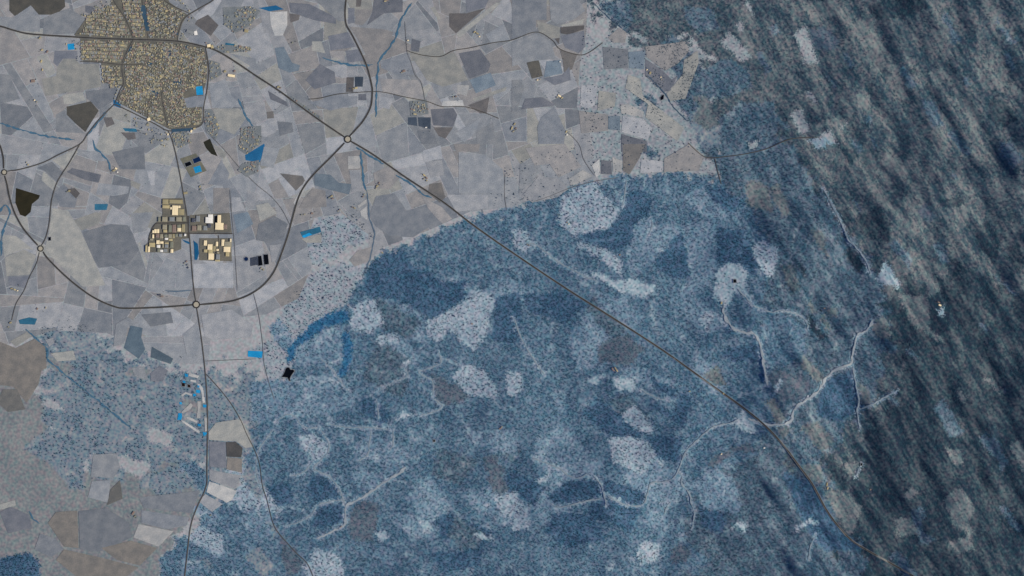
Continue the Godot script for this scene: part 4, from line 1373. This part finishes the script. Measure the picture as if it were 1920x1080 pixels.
func build_estate() -> void:
	var z := func(x: float, y: float) -> Vector2: return w2(260.0 + x * 0.13542, 360.0 + y * 0.13542)
	for yd in [["tan paved yards and streets of the western industrial estate", [160,570, 240,430, 330,320, 325,90, 610,85, 660,330, 690,560, 700,640, 590,650, 590,790, 440,845, 270,835, 90,835, 92,735, 130,700]],
			["grey paved yard of the upper right industrial block", [710,320, 1260,290, 1290,560, 710,560]], ["brown paved yard of the lower right industrial block", [840,640, 1280,640, 1290,960, 840,945]]]:
		var p := PackedVector2Array()
		for k in range(0, yd[1].size(), 2): p.append(z.call(yd[1][k], yd[1][k + 1]))
		tag(put("pavement", sheet_mesh(p, 3.0), earth("estate", rgb(126, 121, 110))), yd[0], "", "", "structure")
		clear_poly(p)
	for lw in [[760,670, 820,720, 835,850, 810,940, 775,940, 770,760], [600,655, 700,690, 715,730, 640,695]]:
		var p2 := PackedVector2Array()
		for k in range(0, lw.size(), 2): p2.append(z.call(lw[k], lw[k + 1]))
		tag(put("lawn", sheet_mesh(p2, 3.2), earth("crescent", rgb(38, 104, 146)), ground), "deep blue crescent lawn by the industrial estate")
	for s in [[[690,330, 690,640], 16.0], [[240,432, 690,425], 12.0], [[200,572, 690,572, 1300,575], 13.0], [[405,425, 408,560], 10.0], [[225,585, 240,770], 9.0], [[350,580, 350,690], 9.0], [[1050,420, 1052,555], 9.0], [[160,560, 140,640, 135,720], 9.0], [[240,432, 190,490, 165,570], 9.0], [[1105,600, 1110,930], 9.0]]:
		var ln := PackedVector2Array()
		for k in range(0, s[0].size(), 2): ln.append(z.call(s[0][k], s[0][k + 1]))
		tag(put("lane", ribbon_mesh(smooth_line(ln), s[1], 3.5), earth("lane", Color.BLACK)), "dark street between the sheds of the industrial estate", "", "", "structure")
	var rows := [
		["top row of the western estate", [[335,105,415,170,"ochre"], [430,110,610,158,"ochre"]]],
		["second row of the western estate", [[335,185,430,225,"gold"], [438,210,462,240,"cream"], [468,190,545,318,"cream"], [550,190,580,222,"cream"], [548,240,630,315,"ochre"]]],
		["third row of the western estate", [[270,350,300,410,"drab"], [330,345,395,410,"tan"], [430,350,500,405,"ash"], [525,350,600,405,"tan"], [612,345,650,405,"drab"]]],
		["fourth row of the western estate", [[190,532,213,568,"cream"], [216,515,248,568,"cream"], [252,515,285,568,"cream"], [335,455,390,518,"tan"], [345,525,395,560,"gold"], [418,460,460,552,"drab"], [470,455,520,560,"clay"], [535,455,585,495,"drab"], [540,500,590,546,"cream"], [600,450,640,552,"ochre"]]],
		["fifth row of the western estate", [[190,590,215,640,"cream"], [240,582,290,630,"clay"], [300,585,340,640,"tan"], [358,590,400,625,"drab"], [415,585,460,640,"tan"], [470,582,500,640,"ochre"], [508,580,545,620,"drab"], [560,582,600,620,"ash"], [632,580,660,610,"white"]]],
		["sixth row of the western estate", [[160,648,202,670,"tan"], [248,670,290,720,"cream"], [295,685,345,715,"cream"], [365,636,410,662,"white"], [420,650,470,676,"gold"]]],
		["seventh row of the western estate", [[150,705,228,760,"gold"], [255,735,300,772,"white"], [328,720,350,770,"tan"], [365,700,415,720,"gold"], [365,726,410,772,"ash"], [440,690,480,770,"drab"]]],
		["bottom row of the western estate", [[95,742,120,830,"gold"], [130,757,156,830,"cream"], [262,782,298,830,"drab"], [302,800,340,830,"white"], [348,790,400,830,"ash"], [445,792,480,840,"cream"]]],
		["upper right industrial block", [[740,365,790,420,"slate"], [740,470,800,540,"clay"], [800,330,850,410,"ash"], [815,462,865,530,"tan"], [900,470,952,530,"ash"], [930,352,1030,430,"white"], [965,312,1030,350,"white"], [960,440,1005,495,"slate"], [1095,322,1140,425,"cream"], [1065,430,1175,520,"cream"], [1182,450,1225,512,"clay"]]],
		["lower right industrial block", [[905,672,945,740,"cream"], [905,797,955,836,"gold"], [958,725,1022,798,"cream"], [968,802,1028,850,"gold"], [970,853,1040,936,"cream"], [1030,750,1066,820,"ochre"], [1070,690,1100,750,"cream"], [1078,790,1110,815,"cream"], [1084,830,1115,852,"tan"], [1075,862,1125,934,"ash"], [1060,940,1125,960,"gold"], [1150,660,1188,745,"cream"], [1192,690,1285,758,"tan"], [1180,762,1270,830,"cream"], [1208,833,1255,890,"gold"], [1265,648,1285,688,"cream"]]],
	]
	var words := {"ochre": "ochre", "gold": "golden", "cream": "cream", "drab": "drab olive", "tan": "tan", "ash": "grey", "clay": "reddish brown", "white": "white", "slate": "dark grey"}
	var nth := NTH
	for r in rows:
		var list: Array = r[1]
		for i in list.size():
			var b: Array = list[i]
			var p0: Vector2 = z.call(b[0], b[1])
			var p1: Vector2 = z.call(b[2], b[3])
			var s := p1 - p0
			var long_x := s.x > s.y
			var size := Vector3(maxf(s.x, s.y), rng.randf_range(8.0, 13.0), minf(s.x, s.y))
			var ridges := 1 if size.z < 26.0 else (2 if size.z < 42.0 else 3)
			var t := building("warehouse", "%s-roofed shed, %s from the left in the %s" % [words[b[4]], nth[i], r[0]], "warehouse", "sheds of the industrial estate", (p0 + p1) * 0.5, size, 0.0 if long_x else PI * 0.5, b[4], ridges)
			t.rotation.y += -0.03
			# rooflights along the slope and a loading door
			var roof: Node3D = t.get_node("roof")
			for k in int(size.x / 18.0):
				var v := put("roof_vent", box_mesh(), plain_mat("vent", rgb(170, 170, 170), 0.5), roof)
				v.scale = Vector3(4.0, 1.6, 2.2) / size
				v.position = Vector3(-size.x * 0.5 + 9.0 + k * 18.0, size.y * (1.23 if ridges == 1 else 1.17) + 0.4, size.z * (0.0 if ridges % 2 == 1 else 0.25)) / size
			var dr := put("door", box_mesh(), plain_mat("shed_door", rgb(90, 96, 104), 0.6), t)
			dr.scale = Vector3(6.0, 5.0, 0.3)
			dr.position = Vector3(0, 2.5, size.z * 0.5 + 0.2)
	# row of narrow dark basins beside the ring road
	for k in 6:
		var c: Vector2 = z.call(1552 + k * 19.0, 968 - k * 4.0)
		var pan := put("pond", raise_edge(PackedVector2Array([c + Vector2(-4, -38), c + Vector2(4, -40), c + Vector2(7, 38), c + Vector2(-1, 40)]), 0.5, 4.0), plain_mat("pan", rgb(58, 62, 72), 0.4))
		tag(pan, "narrow dark slot basin, %s from the left in the striped row" % nth[k], "", "", "structure")

var box_unit: BoxMesh
func box_mesh() -> BoxMesh:
	if box_unit == null:
		box_unit = BoxMesh.new()
	return box_unit

func build_farms() -> void:
	# farmsteads: place, phrase, [offset east, offset south, length, width, turn, roof]
	var farms := [
		[[893,62], "farmstead on the winding country lane", [[-14,-10,22,11,.5,"gold"], [10,4,26,12,-.6,"ochre"], [30,34,14,9,.2,"cream"]]],
		[[757,133], "lone farm below the winding lane", [[2,2,28,18,.3,"clay"], [-20,16,14,9,.2,"tan"]]],
		[[667,165], "farm beside the ring road's country lane crossing", [[4,0,26,16,.2,"gold"], [-22,6,14,10,.1,"ochre"]]],
		[[522,163], "small farm by the diagonal highway", [[0,0,26,15,.3,"ochre"], [22,10,12,9,.3,"clay"]]],
		[[765,76], "small cottage north of the winding lane", [[0,0,14,10,.1,"cream"]]],
		[[855,181], "small farm above the pale plot", [[0,0,14,11,.4,"clay"], [-26,4,12,9,.1,"tan"]]],
		[[799,239], "white shed by the very dark plots", [[0,0,18,8,.2,"white"]]],
		[[964,237], "farmstead at the centre of the upper plain", [[-20,16,30,12,1.2,"gold"], [4,-22,22,12,.9,"ochre"], [18,18,16,10,.4,"clay"], [-6,46,22,10,.6,"tan"]]],
		[[1049,180], "cream farm in the upper right plain", [[0,0,30,14,-.6,"cream"], [24,18,18,10,.5,"gold"], [-22,12,12,10,.2,"tan"]]],
		[[1050,116], "white cottage beside the brown plot", [[0,0,12,9,.1,"white"]]],
		[[1008,150], "shed at the foot of the dark olive plot", [[0,0,16,9,.3,"cream"], [22,-6,10,8,.3,"tan"]]],
		[[1062,247], "sheds beside the bending field track", [[0,0,20,10,.9,"gold"], [6,30,14,9,.2,"white"]]],
		[[1219,137], "brown farm below the hillside pasture", [[0,0,24,16,1.2,"ochre"], [-30,-30,14,8,.7,"cream"]]],
		[[1239,145], "small sheds right of the brown hillside farm", [[0,0,12,8,.3,"cream"], [6,22,10,8,.3,"tan"]]],
		[[708,350], "farm between the stream and the highway", [[-4,-4,24,14,.7,"ochre"], [14,-34,18,11,1.1,"clay"], [-14,16,12,9,.3,"tan"]]],
		[[797,331], "farmstead right of the highway", [[-8,-12,26,13,-.7,"gold"], [14,12,22,12,-.8,"clay"], [-10,22,16,10,.4,"tan"], [16,38,14,10,.2,"ochre"]]],
		[[622,368], "farm inside the ring road's bend", [[0,0,24,14,.5,"ochre"], [10,22,20,10,.2,"clay"], [-24,12,14,9,.1,"drab"]]],
		[[683,365], "sheds at the end of the blue stream", [[0,0,16,10,-.6,"tan"], [-12,20,14,9,.3,"clay"]]],
		[[665,390], "low farm at the corner of the white strips", [[0,0,20,9,-.5,"ochre"], [-22,-8,12,8,.2,"clay"]]],
		[[585,400], "brown farm left of the scattered trees", [[0,0,20,16,.2,"clay"], [-70,10,16,9,.1,"tan"], [-100,14,12,8,.4,"drab"]]],
		[[637,393], "sheds below the inner farm", [[0,0,14,9,.2,"clay"], [-16,14,10,8,.1,"tan"]]],
		[[717,474], "hut at the corner of the wood", [[0,0,20,8,-.5,"ochre"]]],
		[[1153,692], "brown farm on the clearing in the wood", [[6,-4,34,10,-1.0,"ochre"], [-16,8,28,9,-.6,"clay"], [18,14,20,9,-.9,"gold"], [-26,-10,14,8,.5,"clay"]]],
		[[1352,568], "brown shed at the eastern clearing", [[0,0,24,14,1.4,"ochre"]]],
		[[1292,733], "hut in the wood beside the highway", [[0,0,14,9,.5,"ochre"]]],
		[[1356,738], "roadside hut on the highway", [[0,0,14,8,.6,"gold"]]],
		[[1351,850], "farm by the burnt slope", [[0,0,14,8,.7,"cream"]]],
		[[1430,838], "small shed at the end of the burnt slope", [[0,0,14,9,.2,"white"]]],
		[[1549,907], "ochre farm beside the highway in the lower right", [[0,0,30,12,1.4,"ochre"], [6,36,22,10,1.3,"gold"]]],
		[[1632,918], "brown hut in the lower right hills", [[0,0,14,9,.6,"clay"]]],
		[[992,460], "sheds beside the highway's pale verge", [[0,0,14,8,.8,"clay"], [-16,-8,12,8,.6,"tan"]]],
		[[1063,417], "brown sheds on the oval pasture", [[0,0,16,10,.2,"clay"], [18,16,10,8,.5,"cream"]]],
		[[1162,478], "brown sheds in the middle wood", [[0,0,16,12,.8,"clay"]]],
		[[1758,572], "pale farm in the far right hills", [[0,0,24,14,-.4,"cream"], [-10,-26,22,10,-.4,"clay"]]],
		[[1545,578], "hut on a small clearing in the eastern hills", [[0,0,12,9,.2,"clay"]]],
		[[217,318], "farm beside the bent blue stream", [[4,-10,22,14,-.4,"cream"], [-16,8,26,14,.4,"ochre"], [18,24,14,10,.1,"white"]]],
		[[130,358], "brown farm right of the dark brown pool", [[0,0,20,14,.2,"ochre"], [-20,8,12,9,.2,"drab"]]],
		[[53,309], "yellow barn above the western junction road", [[0,0,16,10,.4,"gold"], [-16,-22,14,8,1.2,"tan"]]],
		[[79,95], "yellow barns west of the town", [[0,-6,22,12,.3,"gold"], [50,10,24,14,.9,"clay"], [-6,100,24,14,1.2,"gold"], [4,180,20,12,1.5,"gold"], [-20,-120,24,12,.6,"ochre"]]],
		[[62,152], "red-brown compound west of the town", [[0,0,36,24,.1,"clay"]]],
		[[65,188], "lone cottage southwest of the town", [[0,0,14,10,.7,"cream"], [20,16,12,9,.4,"tan"]]],
		[[28,543], "yellow farm left of the lower left roundabout", [[0,0,20,12,-.3,"gold"], [-30,-10,22,10,.2,"ochre"], [26,10,14,9,.2,"cream"]]],
		[[20,605], "brown farm at the left edge", [[0,0,20,14,.3,"ochre"], [-20,40,14,10,.1,"tan"]]],
		[[70,579], "brown farm below the lower left lane", [[0,0,20,14,1.1,"clay"], [80,-10,18,11,1.3,"tan"]]],
		[[490,503], "tan sheds below the black basins", [[0,0,20,14,.4,"tan"], [20,14,14,10,.2,"ochre"]]],
		[[885,607], "brown sheds on the speckled pasture", [[0,0,20,10,-.4,"clay"]]],
		[[938,803], "brown farm at the centre of the southern wood", [[0,0,24,12,.5,"clay"], [16,-16,14,10,.4,"tan"]]],
		[[375,350], "farm south of the navy basin", [[0,0,20,13,.9,"ochre"], [6,26,18,11,.3,"drab"]]],
		[[395,87], "big cream hall at the town's highway corner", [[-16,-6,34,26,.2,"cream"], [14,4,24,28,.3,"gold"]]],
		[[434,142], "cream hall beside the highway east of town", [[0,0,66,22,-.15,"cream"], [-60,-40,24,18,.3,"ochre"], [30,-44,20,16,.5,"clay"]]],
		[[462,58], "ochre yard among the northeastern villas", [[0,0,36,26,-.2,"ochre"], [-10,-170,18,16,.2,"gold"]]],
		[[359,246], "bright halls at the town's southern edge", [[0,0,24,15,1.2,"cream"], [28,-24,22,14,.3,"gold"]]],
		[[315,252], "cream tower house at the southern junction", [[0,0,18,12,1.4,"cream"]]],
		[[279,224], "round-looking pale hall inside the town's southern street", [[0,0,28,26,.4,"cream"]]],
		[[357,60], "pale hall in the northern outskirts", [[0,0,70,26,-.3,"ash"], [50,10,30,36,.2,"white"]]],
		[[348,362], "tan yard beside the road into town", [[0,0,36,18,.2,"ochre"]]],
		[[310,553], "dark sheds south of the industrial estate", [[-56,-2,30,14,.05,"slate"], [-30,14,26,10,.05,"clay"]]],
		[[350,490], "scattered sheds below the western estate", [[0,0,16,12,.3,"clay"], [10,34,18,12,.4,"ash"], [-20,16,12,10,.2,"drab"], [14,60,14,10,.5,"slate"]]],
		[[724,1], "barns at the top edge above the upper plain", [[-8,6,22,10,.2,"gold"], [10,-2,20,10,.2,"clay"]]],
		[[548,80], "dark hut in the pale fields east of town", [[0,0,14,10,1.2,"drab"]]],
		[[640,987], "hut on the bend of the dry streambed", [[0,0,14,9,.4,"clay"]]],
		[[395,966], "small sheds at the wood's lower left edge", [[0,0,18,10,.5,"drab"]]],
		[[250,962], "brown yard in the lower left fields", [[0,0,34,18,1.0,"clay"], [16,30,20,12,.5,"drab"]]],
	]
	var words := {"ochre": "ochre", "gold": "golden", "cream": "cream", "drab": "drab olive", "tan": "tan", "ash": "grey", "clay": "reddish brown", "white": "white", "slate": "dark grey"}
	for f in farms:
		var list: Array = f[2]
		list.sort_custom(func(a, b): return a[0] < b[0])
		for i in list.size():
			var b: Array = list[i]
			var which := "single"
			if list.size() > 1:
				which = "leftmost" if i == 0 else ("rightmost" if i == list.size() - 1 else ["", "second from left", "third from left", "fourth from left"][i])
			var c := w2(f[0][0], f[0][1]) + Vector2(b[0], b[1])
			building("farm_building", "%s-roofed building, %s of the %s" % [words[b[5]], which, f[1]], "farm building", f[1], c, Vector3(b[2], rng.randf_range(5.0, 8.0), b[3]), b[4], b[5], 1 if b[3] < 22 else 2)
			clear_line(PackedVector2Array([c]), maxf(b[2], b[3]) * 0.5 + 4.0)
		landmarks.append([w2(f[0][0], f[0][1]), f[1]])
		# a few shade trees and hedges round each farm
		for k in 4:
			town_gardens.append(w2(f[0][0], f[0][1]) + Vector2.from_angle(rng.randf() * TAU) * rng.randf_range(24.0, 60.0))

# ---------------------------------------------------------------- trees
func build_trees() -> void:
	var rnd := RandomNumberGenerator.new()
	rnd.seed = 77
	var trunk := trunk_mesh()
	var bark := plain_mat("bark", rgb(74, 66, 62), 1.0)
	var leaf := StandardMaterial3D.new()
	leaf.vertex_color_use_as_albedo = true
	leaf.roughness = 0.9
	leaf.metallic_specular = 0.15
	var kinds := []
	for k in 4:
		var am := ArrayMesh.new()
		am.add_surface_from_arrays(Mesh.PRIMITIVE_TRIANGLES, crown_mesh(rnd, 3).surface_get_arrays(0))
		am.surface_set_material(0, leaf)
		am.add_surface_from_arrays(Mesh.PRIMITIVE_TRIANGLES, trunk.surface_get_arrays(0))
		am.surface_set_material(1, bark)
		kinds.append(am)
	var greens := [Color(0.030, 0.085, 0.13), Color(0.024, 0.07, 0.11), Color(0.038, 0.1, 0.145), Color(0.024, 0.064, 0.092), Color(0.042, 0.088, 0.115)]
	var dark := [Color(0.026, 0.052, 0.078), Color(0.032, 0.058, 0.08), Color(0.022, 0.046, 0.068)]
	var woods := [
		["dense_wood", "dense blue wood covering the lower middle of the land", [1, 2, 6, 11, 3]],
		["scattered_oaks", "scattered dark blue oaks dotting the pale pastures", [4, 5, 10, 12, 0, 13, 16]],
		["hill_wood", "dark navy scrub wood on the eastern hills", [7, 8, 9, 14, 15]]]
	var lone := []
	var buckets := {}
	var step := 10.5
	var y := -2860.0
	while y < 2860.0:
		var x := -4960.0
		while x < 4960.0:
			var px := x + rng.randf_range(0.0, step)
			var pz := y + rng.randf_range(0.0, step)
			x += step
			var ci := int((pz + SHEET_H * 0.5) / TEXEL) * TW + int((px + SHEET_W * 0.5) / TEXEL)
			var cls := cover[ci]
			var share: float = CLASSES[cls][2]
			if share <= 0.0 or keep_clear[ci] == 1:
				continue
			# trees stand thickest where the ground is bushiest
			var t := 1.0 - tone_map[ci] / 255.0
			var chance := share * (0.35 + 1.3 * t) if cls != 12 else share * smoothstep(0.35, 0.75, t) * 1.6
			if rng.randf() > chance:
				continue
			var r := rng.randf_range(3.4, 6.2)
			if (cls == 10 or cls == 4 or cls == 16) and lone.size() < 9000 and rng.randf() < 0.5:
				lone.append([px, pz, r, cls])
				continue
			var w := 0
			for k in 3:
				if woods[k][2].has(cls): w = k
			var key := w * 4 + rng.randi() % 4
			if not buckets.has(key): buckets[key] = []
			var tint: Color = greens[rng.randi() % 5]
			if w == 2: tint = dark[rng.randi() % 3] if cls == 9 or rng.randf() < 0.65 else greens[3]
			if w == 1: tint = greens[1 + 2 * (rng.randi() % 2)] * 0.75
			if cls == 11: tint = Color(0.02, 0.075, 0.14)
			if cls == 2: tint = tint * 0.72
			buckets[key].append([px, pz, r, tint])
		y += step
	for g: Vector2 in town_gardens:
		if not buckets.has(20): buckets[20] = []
		buckets[20].append([g.x, g.y, rng.randf_range(3.0, 5.5), [Color(0.03, 0.06, 0.1), Color(0.035, 0.085, 0.14), Color(0.05, 0.06, 0.05)][rng.randi() % 3]])
	for g2: Vector2 in hedge_bushes:
		var gi := int((g2.y + SHEET_H * 0.5) / TEXEL) * TW + int((g2.x + SHEET_W * 0.5) / TEXEL)
		if Geometry2D.is_point_in_polygon(g2, poly([130,-60, 400,-60, 400,270, 200,270, 130,120])) or keep_clear[gi] == 1:
			continue
		if not buckets.has(24): buckets[24] = []
		buckets[24].append([g2.x, g2.y, rng.randf_range(2.2, 4.6), [Color(0.05, 0.075, 0.1), Color(0.04, 0.08, 0.12)][rng.randi() % 2]])
	lone.sort_custom(func(a, b): return a[2] > b[2])
	var crowns := []
	for k in 4: crowns.append(crown_mesh(rnd, 7))
	landmarks.append_array([[w2(548, 700), "black star-shaped pond"], [w2(652, 600), "blue wet hollow"], [w2(880, 640), "speckled pasture in the wood"], [w2(900, 720), "pale pasture below the speckled one"], [w2(1110, 400), "oval pasture by the wood's top edge"],
		[w2(1180, 870), "pale square pasture in the lower wood"], [w2(1300, 250), "lower end of the upper right pasture"], [w2(1130, 200), "middle of the upper right pasture"], [w2(1170, 270), "white plots below the upper right pasture"],
		[w2(600, 1050), "pale patch at the bottom edge"], [w2(560, 830), "looping pale wash"], [w2(935, 950), "pale strip in the bottom wood"], [w2(1150, 770), "slanting pale strip in the wood"], [w2(640, 450), "scattered oaks east of the ring road"], [w2(600, 520), "oak pasture at the wood's western corner"]])
	var near := {}
	var made := 0
	for l in lone:
		var mark := -1
		var best := INF
		for k in landmarks.size():
			var dd: float = landmarks[k][0].distance_squared_to(Vector2(l[0], l[1]))
			if dd < best:
				best = dd
				mark = k
		if not near.has(mark): near[mark] = []
		if made < 295 and near[mark].size() < 20:
			near[mark].append(l)
			made += 1
		else:
			var key2 := 4 + rng.randi() % 4
			if not buckets.has(key2): buckets[key2] = []
			buckets[key2].append([l[0], l[1], l[2], greens[1] * 0.7])
	var no := 0
	for mark2 in near:
		var set_: Array = near[mark2]
		set_.sort_custom(func(a, b): return a[0] < b[0])
		for k in set_.size():
			var l2: Array = set_[k]
			var t2 := thing("oak_tree", "dark oak, %s from left near the %s" % [NTH[k], landmarks[mark2][1]], "tree", Vector3(l2[0], height(l2[0], l2[1]), l2[1]), rng.randf() * TAU, "lone oaks on the pastures")
			t2.scale = Vector3.ONE * float(l2[2])
			put("trunk", trunk, bark, t2)
			put("crown", crowns[no % 4], plain_mat("oak_leaf%d" % (no % 3), [rgb(44, 62, 88), rgb(50, 70, 98), rgb(40, 60, 80)][no % 3], 0.9), t2)
			no += 1
	var total := 0
	for key3 in buckets:
		var list: Array = buckets[key3]
		total += list.size()
		var mm := MultiMesh.new()
		mm.transform_format = MultiMesh.TRANSFORM_3D
		mm.use_colors = true
		mm.mesh = kinds[key3 % 4]
		mm.instance_count = list.size()
		var buf := PackedFloat32Array()
		buf.resize(list.size() * 16)
		for i in list.size():
			var q: Array = list[i]
			var a := rng.randf() * TAU
			var s: float = q[2]
			var c := cos(a) * s
			var n := sin(a) * s
			var b := i * 16
			var base := height(q[0], q[1])
			if key3 == 20: base += 3.0
			if key3 == 24: base += 0.5
			buf[b] = c; buf[b + 2] = n; buf[b + 3] = q[0]
			buf[b + 5] = s * 0.9; buf[b + 7] = base
			buf[b + 8] = -n; buf[b + 10] = c; buf[b + 11] = q[1]
			buf[b + 12] = q[3].r; buf[b + 13] = q[3].g; buf[b + 14] = q[3].b; buf[b + 15] = 1.0
		mm.buffer = buf
		var mi := MultiMeshInstance3D.new()
		mi.multimesh = mm
		var w2_: Array = woods[key3 / 4] if key3 < 12 else ["hedge_bushes", "small dark bushes strung along the field borders"] if key3 == 24 else ["garden_trees", "small dark trees in the gardens of the town and farms"]
		mi.name = numbered(w2_[0])
		add_child(mi)
		tag(mi, w2_[1], "trees", "", "stuff")
	print("trees ", total, " lone ", made, " of ", lone.size())

# ---------------------------------------------------------------- the scene
func _ready() -> void:
	rng.seed = 4711
	# camera straight above the land, north at the top
	var cam := Camera3D.new()
	cam.name = "camera"
	add_child(cam)
	cam.position = Vector3(0, 24000, 0)
	cam.rotation_degrees = Vector3(-90, 0, 0)
	cam.fov = rad_to_deg(2.0 * atan(2700.0 / 24000.0))
	cam.near = 10.0
	cam.far = 60000.0
	cam.current = true
	# clear sky, low morning sun from the right
	var sky_mat := ProceduralSkyMaterial.new()
	sky_mat.sky_top_color = rgb(84, 124, 190)
	sky_mat.sky_horizon_color = rgb(176, 192, 212)
	sky_mat.ground_bottom_color = rgb(90, 90, 96)
	sky_mat.ground_horizon_color = rgb(150, 156, 166)
	sky_mat.sky_curve = 0.15
	var sky := Sky.new()
	sky.sky_material = sky_mat
	var env := Environment.new()
	env.background_mode = Environment.BG_SKY
	env.sky = sky
	env.tonemap_mode = Environment.TONE_MAPPER_LINEAR
	env.tonemap_exposure = 1.14
	env.sdfgi_enabled = true
	env.ssao_enabled = true
	env.ssil_enabled = true
	env.background_energy_multiplier = 0.7
	var we := WorldEnvironment.new()
	we.name = "environment"
	we.environment = env
	add_child(we)
	var sun := DirectionalLight3D.new()
	sun.name = "sun"
	sun.light_energy = 1.5
	sun.light_color = Color(1.0, 0.98, 0.92)
	sun.light_angular_distance = 0.5
	sun.shadow_enabled = true
	add_child(sun)
	sun.look_at_from_position(Vector3(900, 760, 240), Vector3.ZERO)

	hill_noise.seed = 3; hill_noise.frequency = 1.0 / 1500.0; hill_noise.fractal_octaves = 3; hill_noise.fractal_gain = 0.4
	ridge_noise.seed = 8; ridge_noise.frequency = 1.0 / 260.0; ridge_noise.fractal_octaves = 2; ridge_noise.fractal_gain = 0.35
	warp_a.seed = 21; warp_a.frequency = 1.0 / 160.0; warp_a.fractal_octaves = 4
	warp_b.seed = 22; warp_b.frequency = 1.0 / 160.0; warp_b.fractal_octaves = 4
	mottle_tex = soil_noise(512, 0.016, 0.0, 1.0, 31, 6, Color(0.82, 0.835, 0.85), Color(1.0, 0.985, 0.965))
	grain_tex = soil_noise(256, 0.07, 0.0, 1.0, 32, 3, Color(0.72, 0.72, 0.72), Color(1, 1, 1))
	CLASSES = [
		[rgb(128, 129, 130), rgb(156, 155, 154), 0.0],      # 0 plain
		[rgb(60, 86, 107), rgb(108, 125, 136), 0.46],        # 1 wood
		[rgb(50, 75, 98), rgb(78, 101, 120), 0.54],          # 2 dense wood
		[rgb(76, 100, 119), rgb(126, 140, 149), 0.32],       # 3 open wood
		[rgb(104, 121, 134), rgb(160, 166, 170), 0.24],      # 4 pasture with oaks
		[rgb(104, 124, 135), rgb(168, 174, 175), 0.05],     # 5 clearing
		[rgb(66, 80, 94), rgb(100, 106, 113), 0.32],        # 6 burnt or stony slope
		[rgb(46, 62, 74), rgb(108, 111, 111), 0.26],        # 7 scrub hills
		[rgb(68, 80, 87), rgb(120, 122, 120), 0.10],        # 8 tan hill pasture
		[rgb(12, 22, 36), rgb(36, 47, 60), 0.5],            # 9 thicket
		[rgb(106, 115, 120), rgb(152, 152, 151), 0.06],     # 10 upper pasture
		[rgb(34, 80, 112), rgb(66, 106, 134), 0.45],        # 11 wet hollow
		[rgb(78, 97, 112), rgb(128, 131, 132), 0.22],       # 12 mottled scrub
		[rgb(92, 99, 103), rgb(132, 130, 127), 0.0],        # 13 lower left fields
		[rgb(54, 75, 92), rgb(102, 115, 123), 0.36],         # 14 hill wood
		[rgb(32, 47, 60), rgb(82, 90, 93), 0.32],           # 15 dark scrub hills, edge falloff partly painted into the colour
		[rgb(108, 118, 126), rgb(152, 154, 156), 0.19],     # 16 grey pasture with oaks
	]
	roof_tones = {"tan": rgb(138, 130, 110), "ochre": rgb(142, 130, 100), "gold": rgb(166, 150, 112), "cream": rgb(220, 198, 158), "clay": rgb(122, 104, 94),
		"drab": rgb(114, 113, 98), "ash": rgb(120, 121, 120), "white": rgb(212, 204, 192), "slate": rgb(70, 72, 80)}
	wall_unit = unit_wall()
	for k in [1, 2, 3]: roof_units[k] = unit_roof(k)

	build_ground()
	build_fields()
	print("fields ", Time.get_ticks_msec())
	build_roads()
	build_water()
	build_town()
	build_estate()
	build_farms()
	print("built ", Time.get_ticks_msec())
	build_trees()
	print("trees done ", Time.get_ticks_msec())
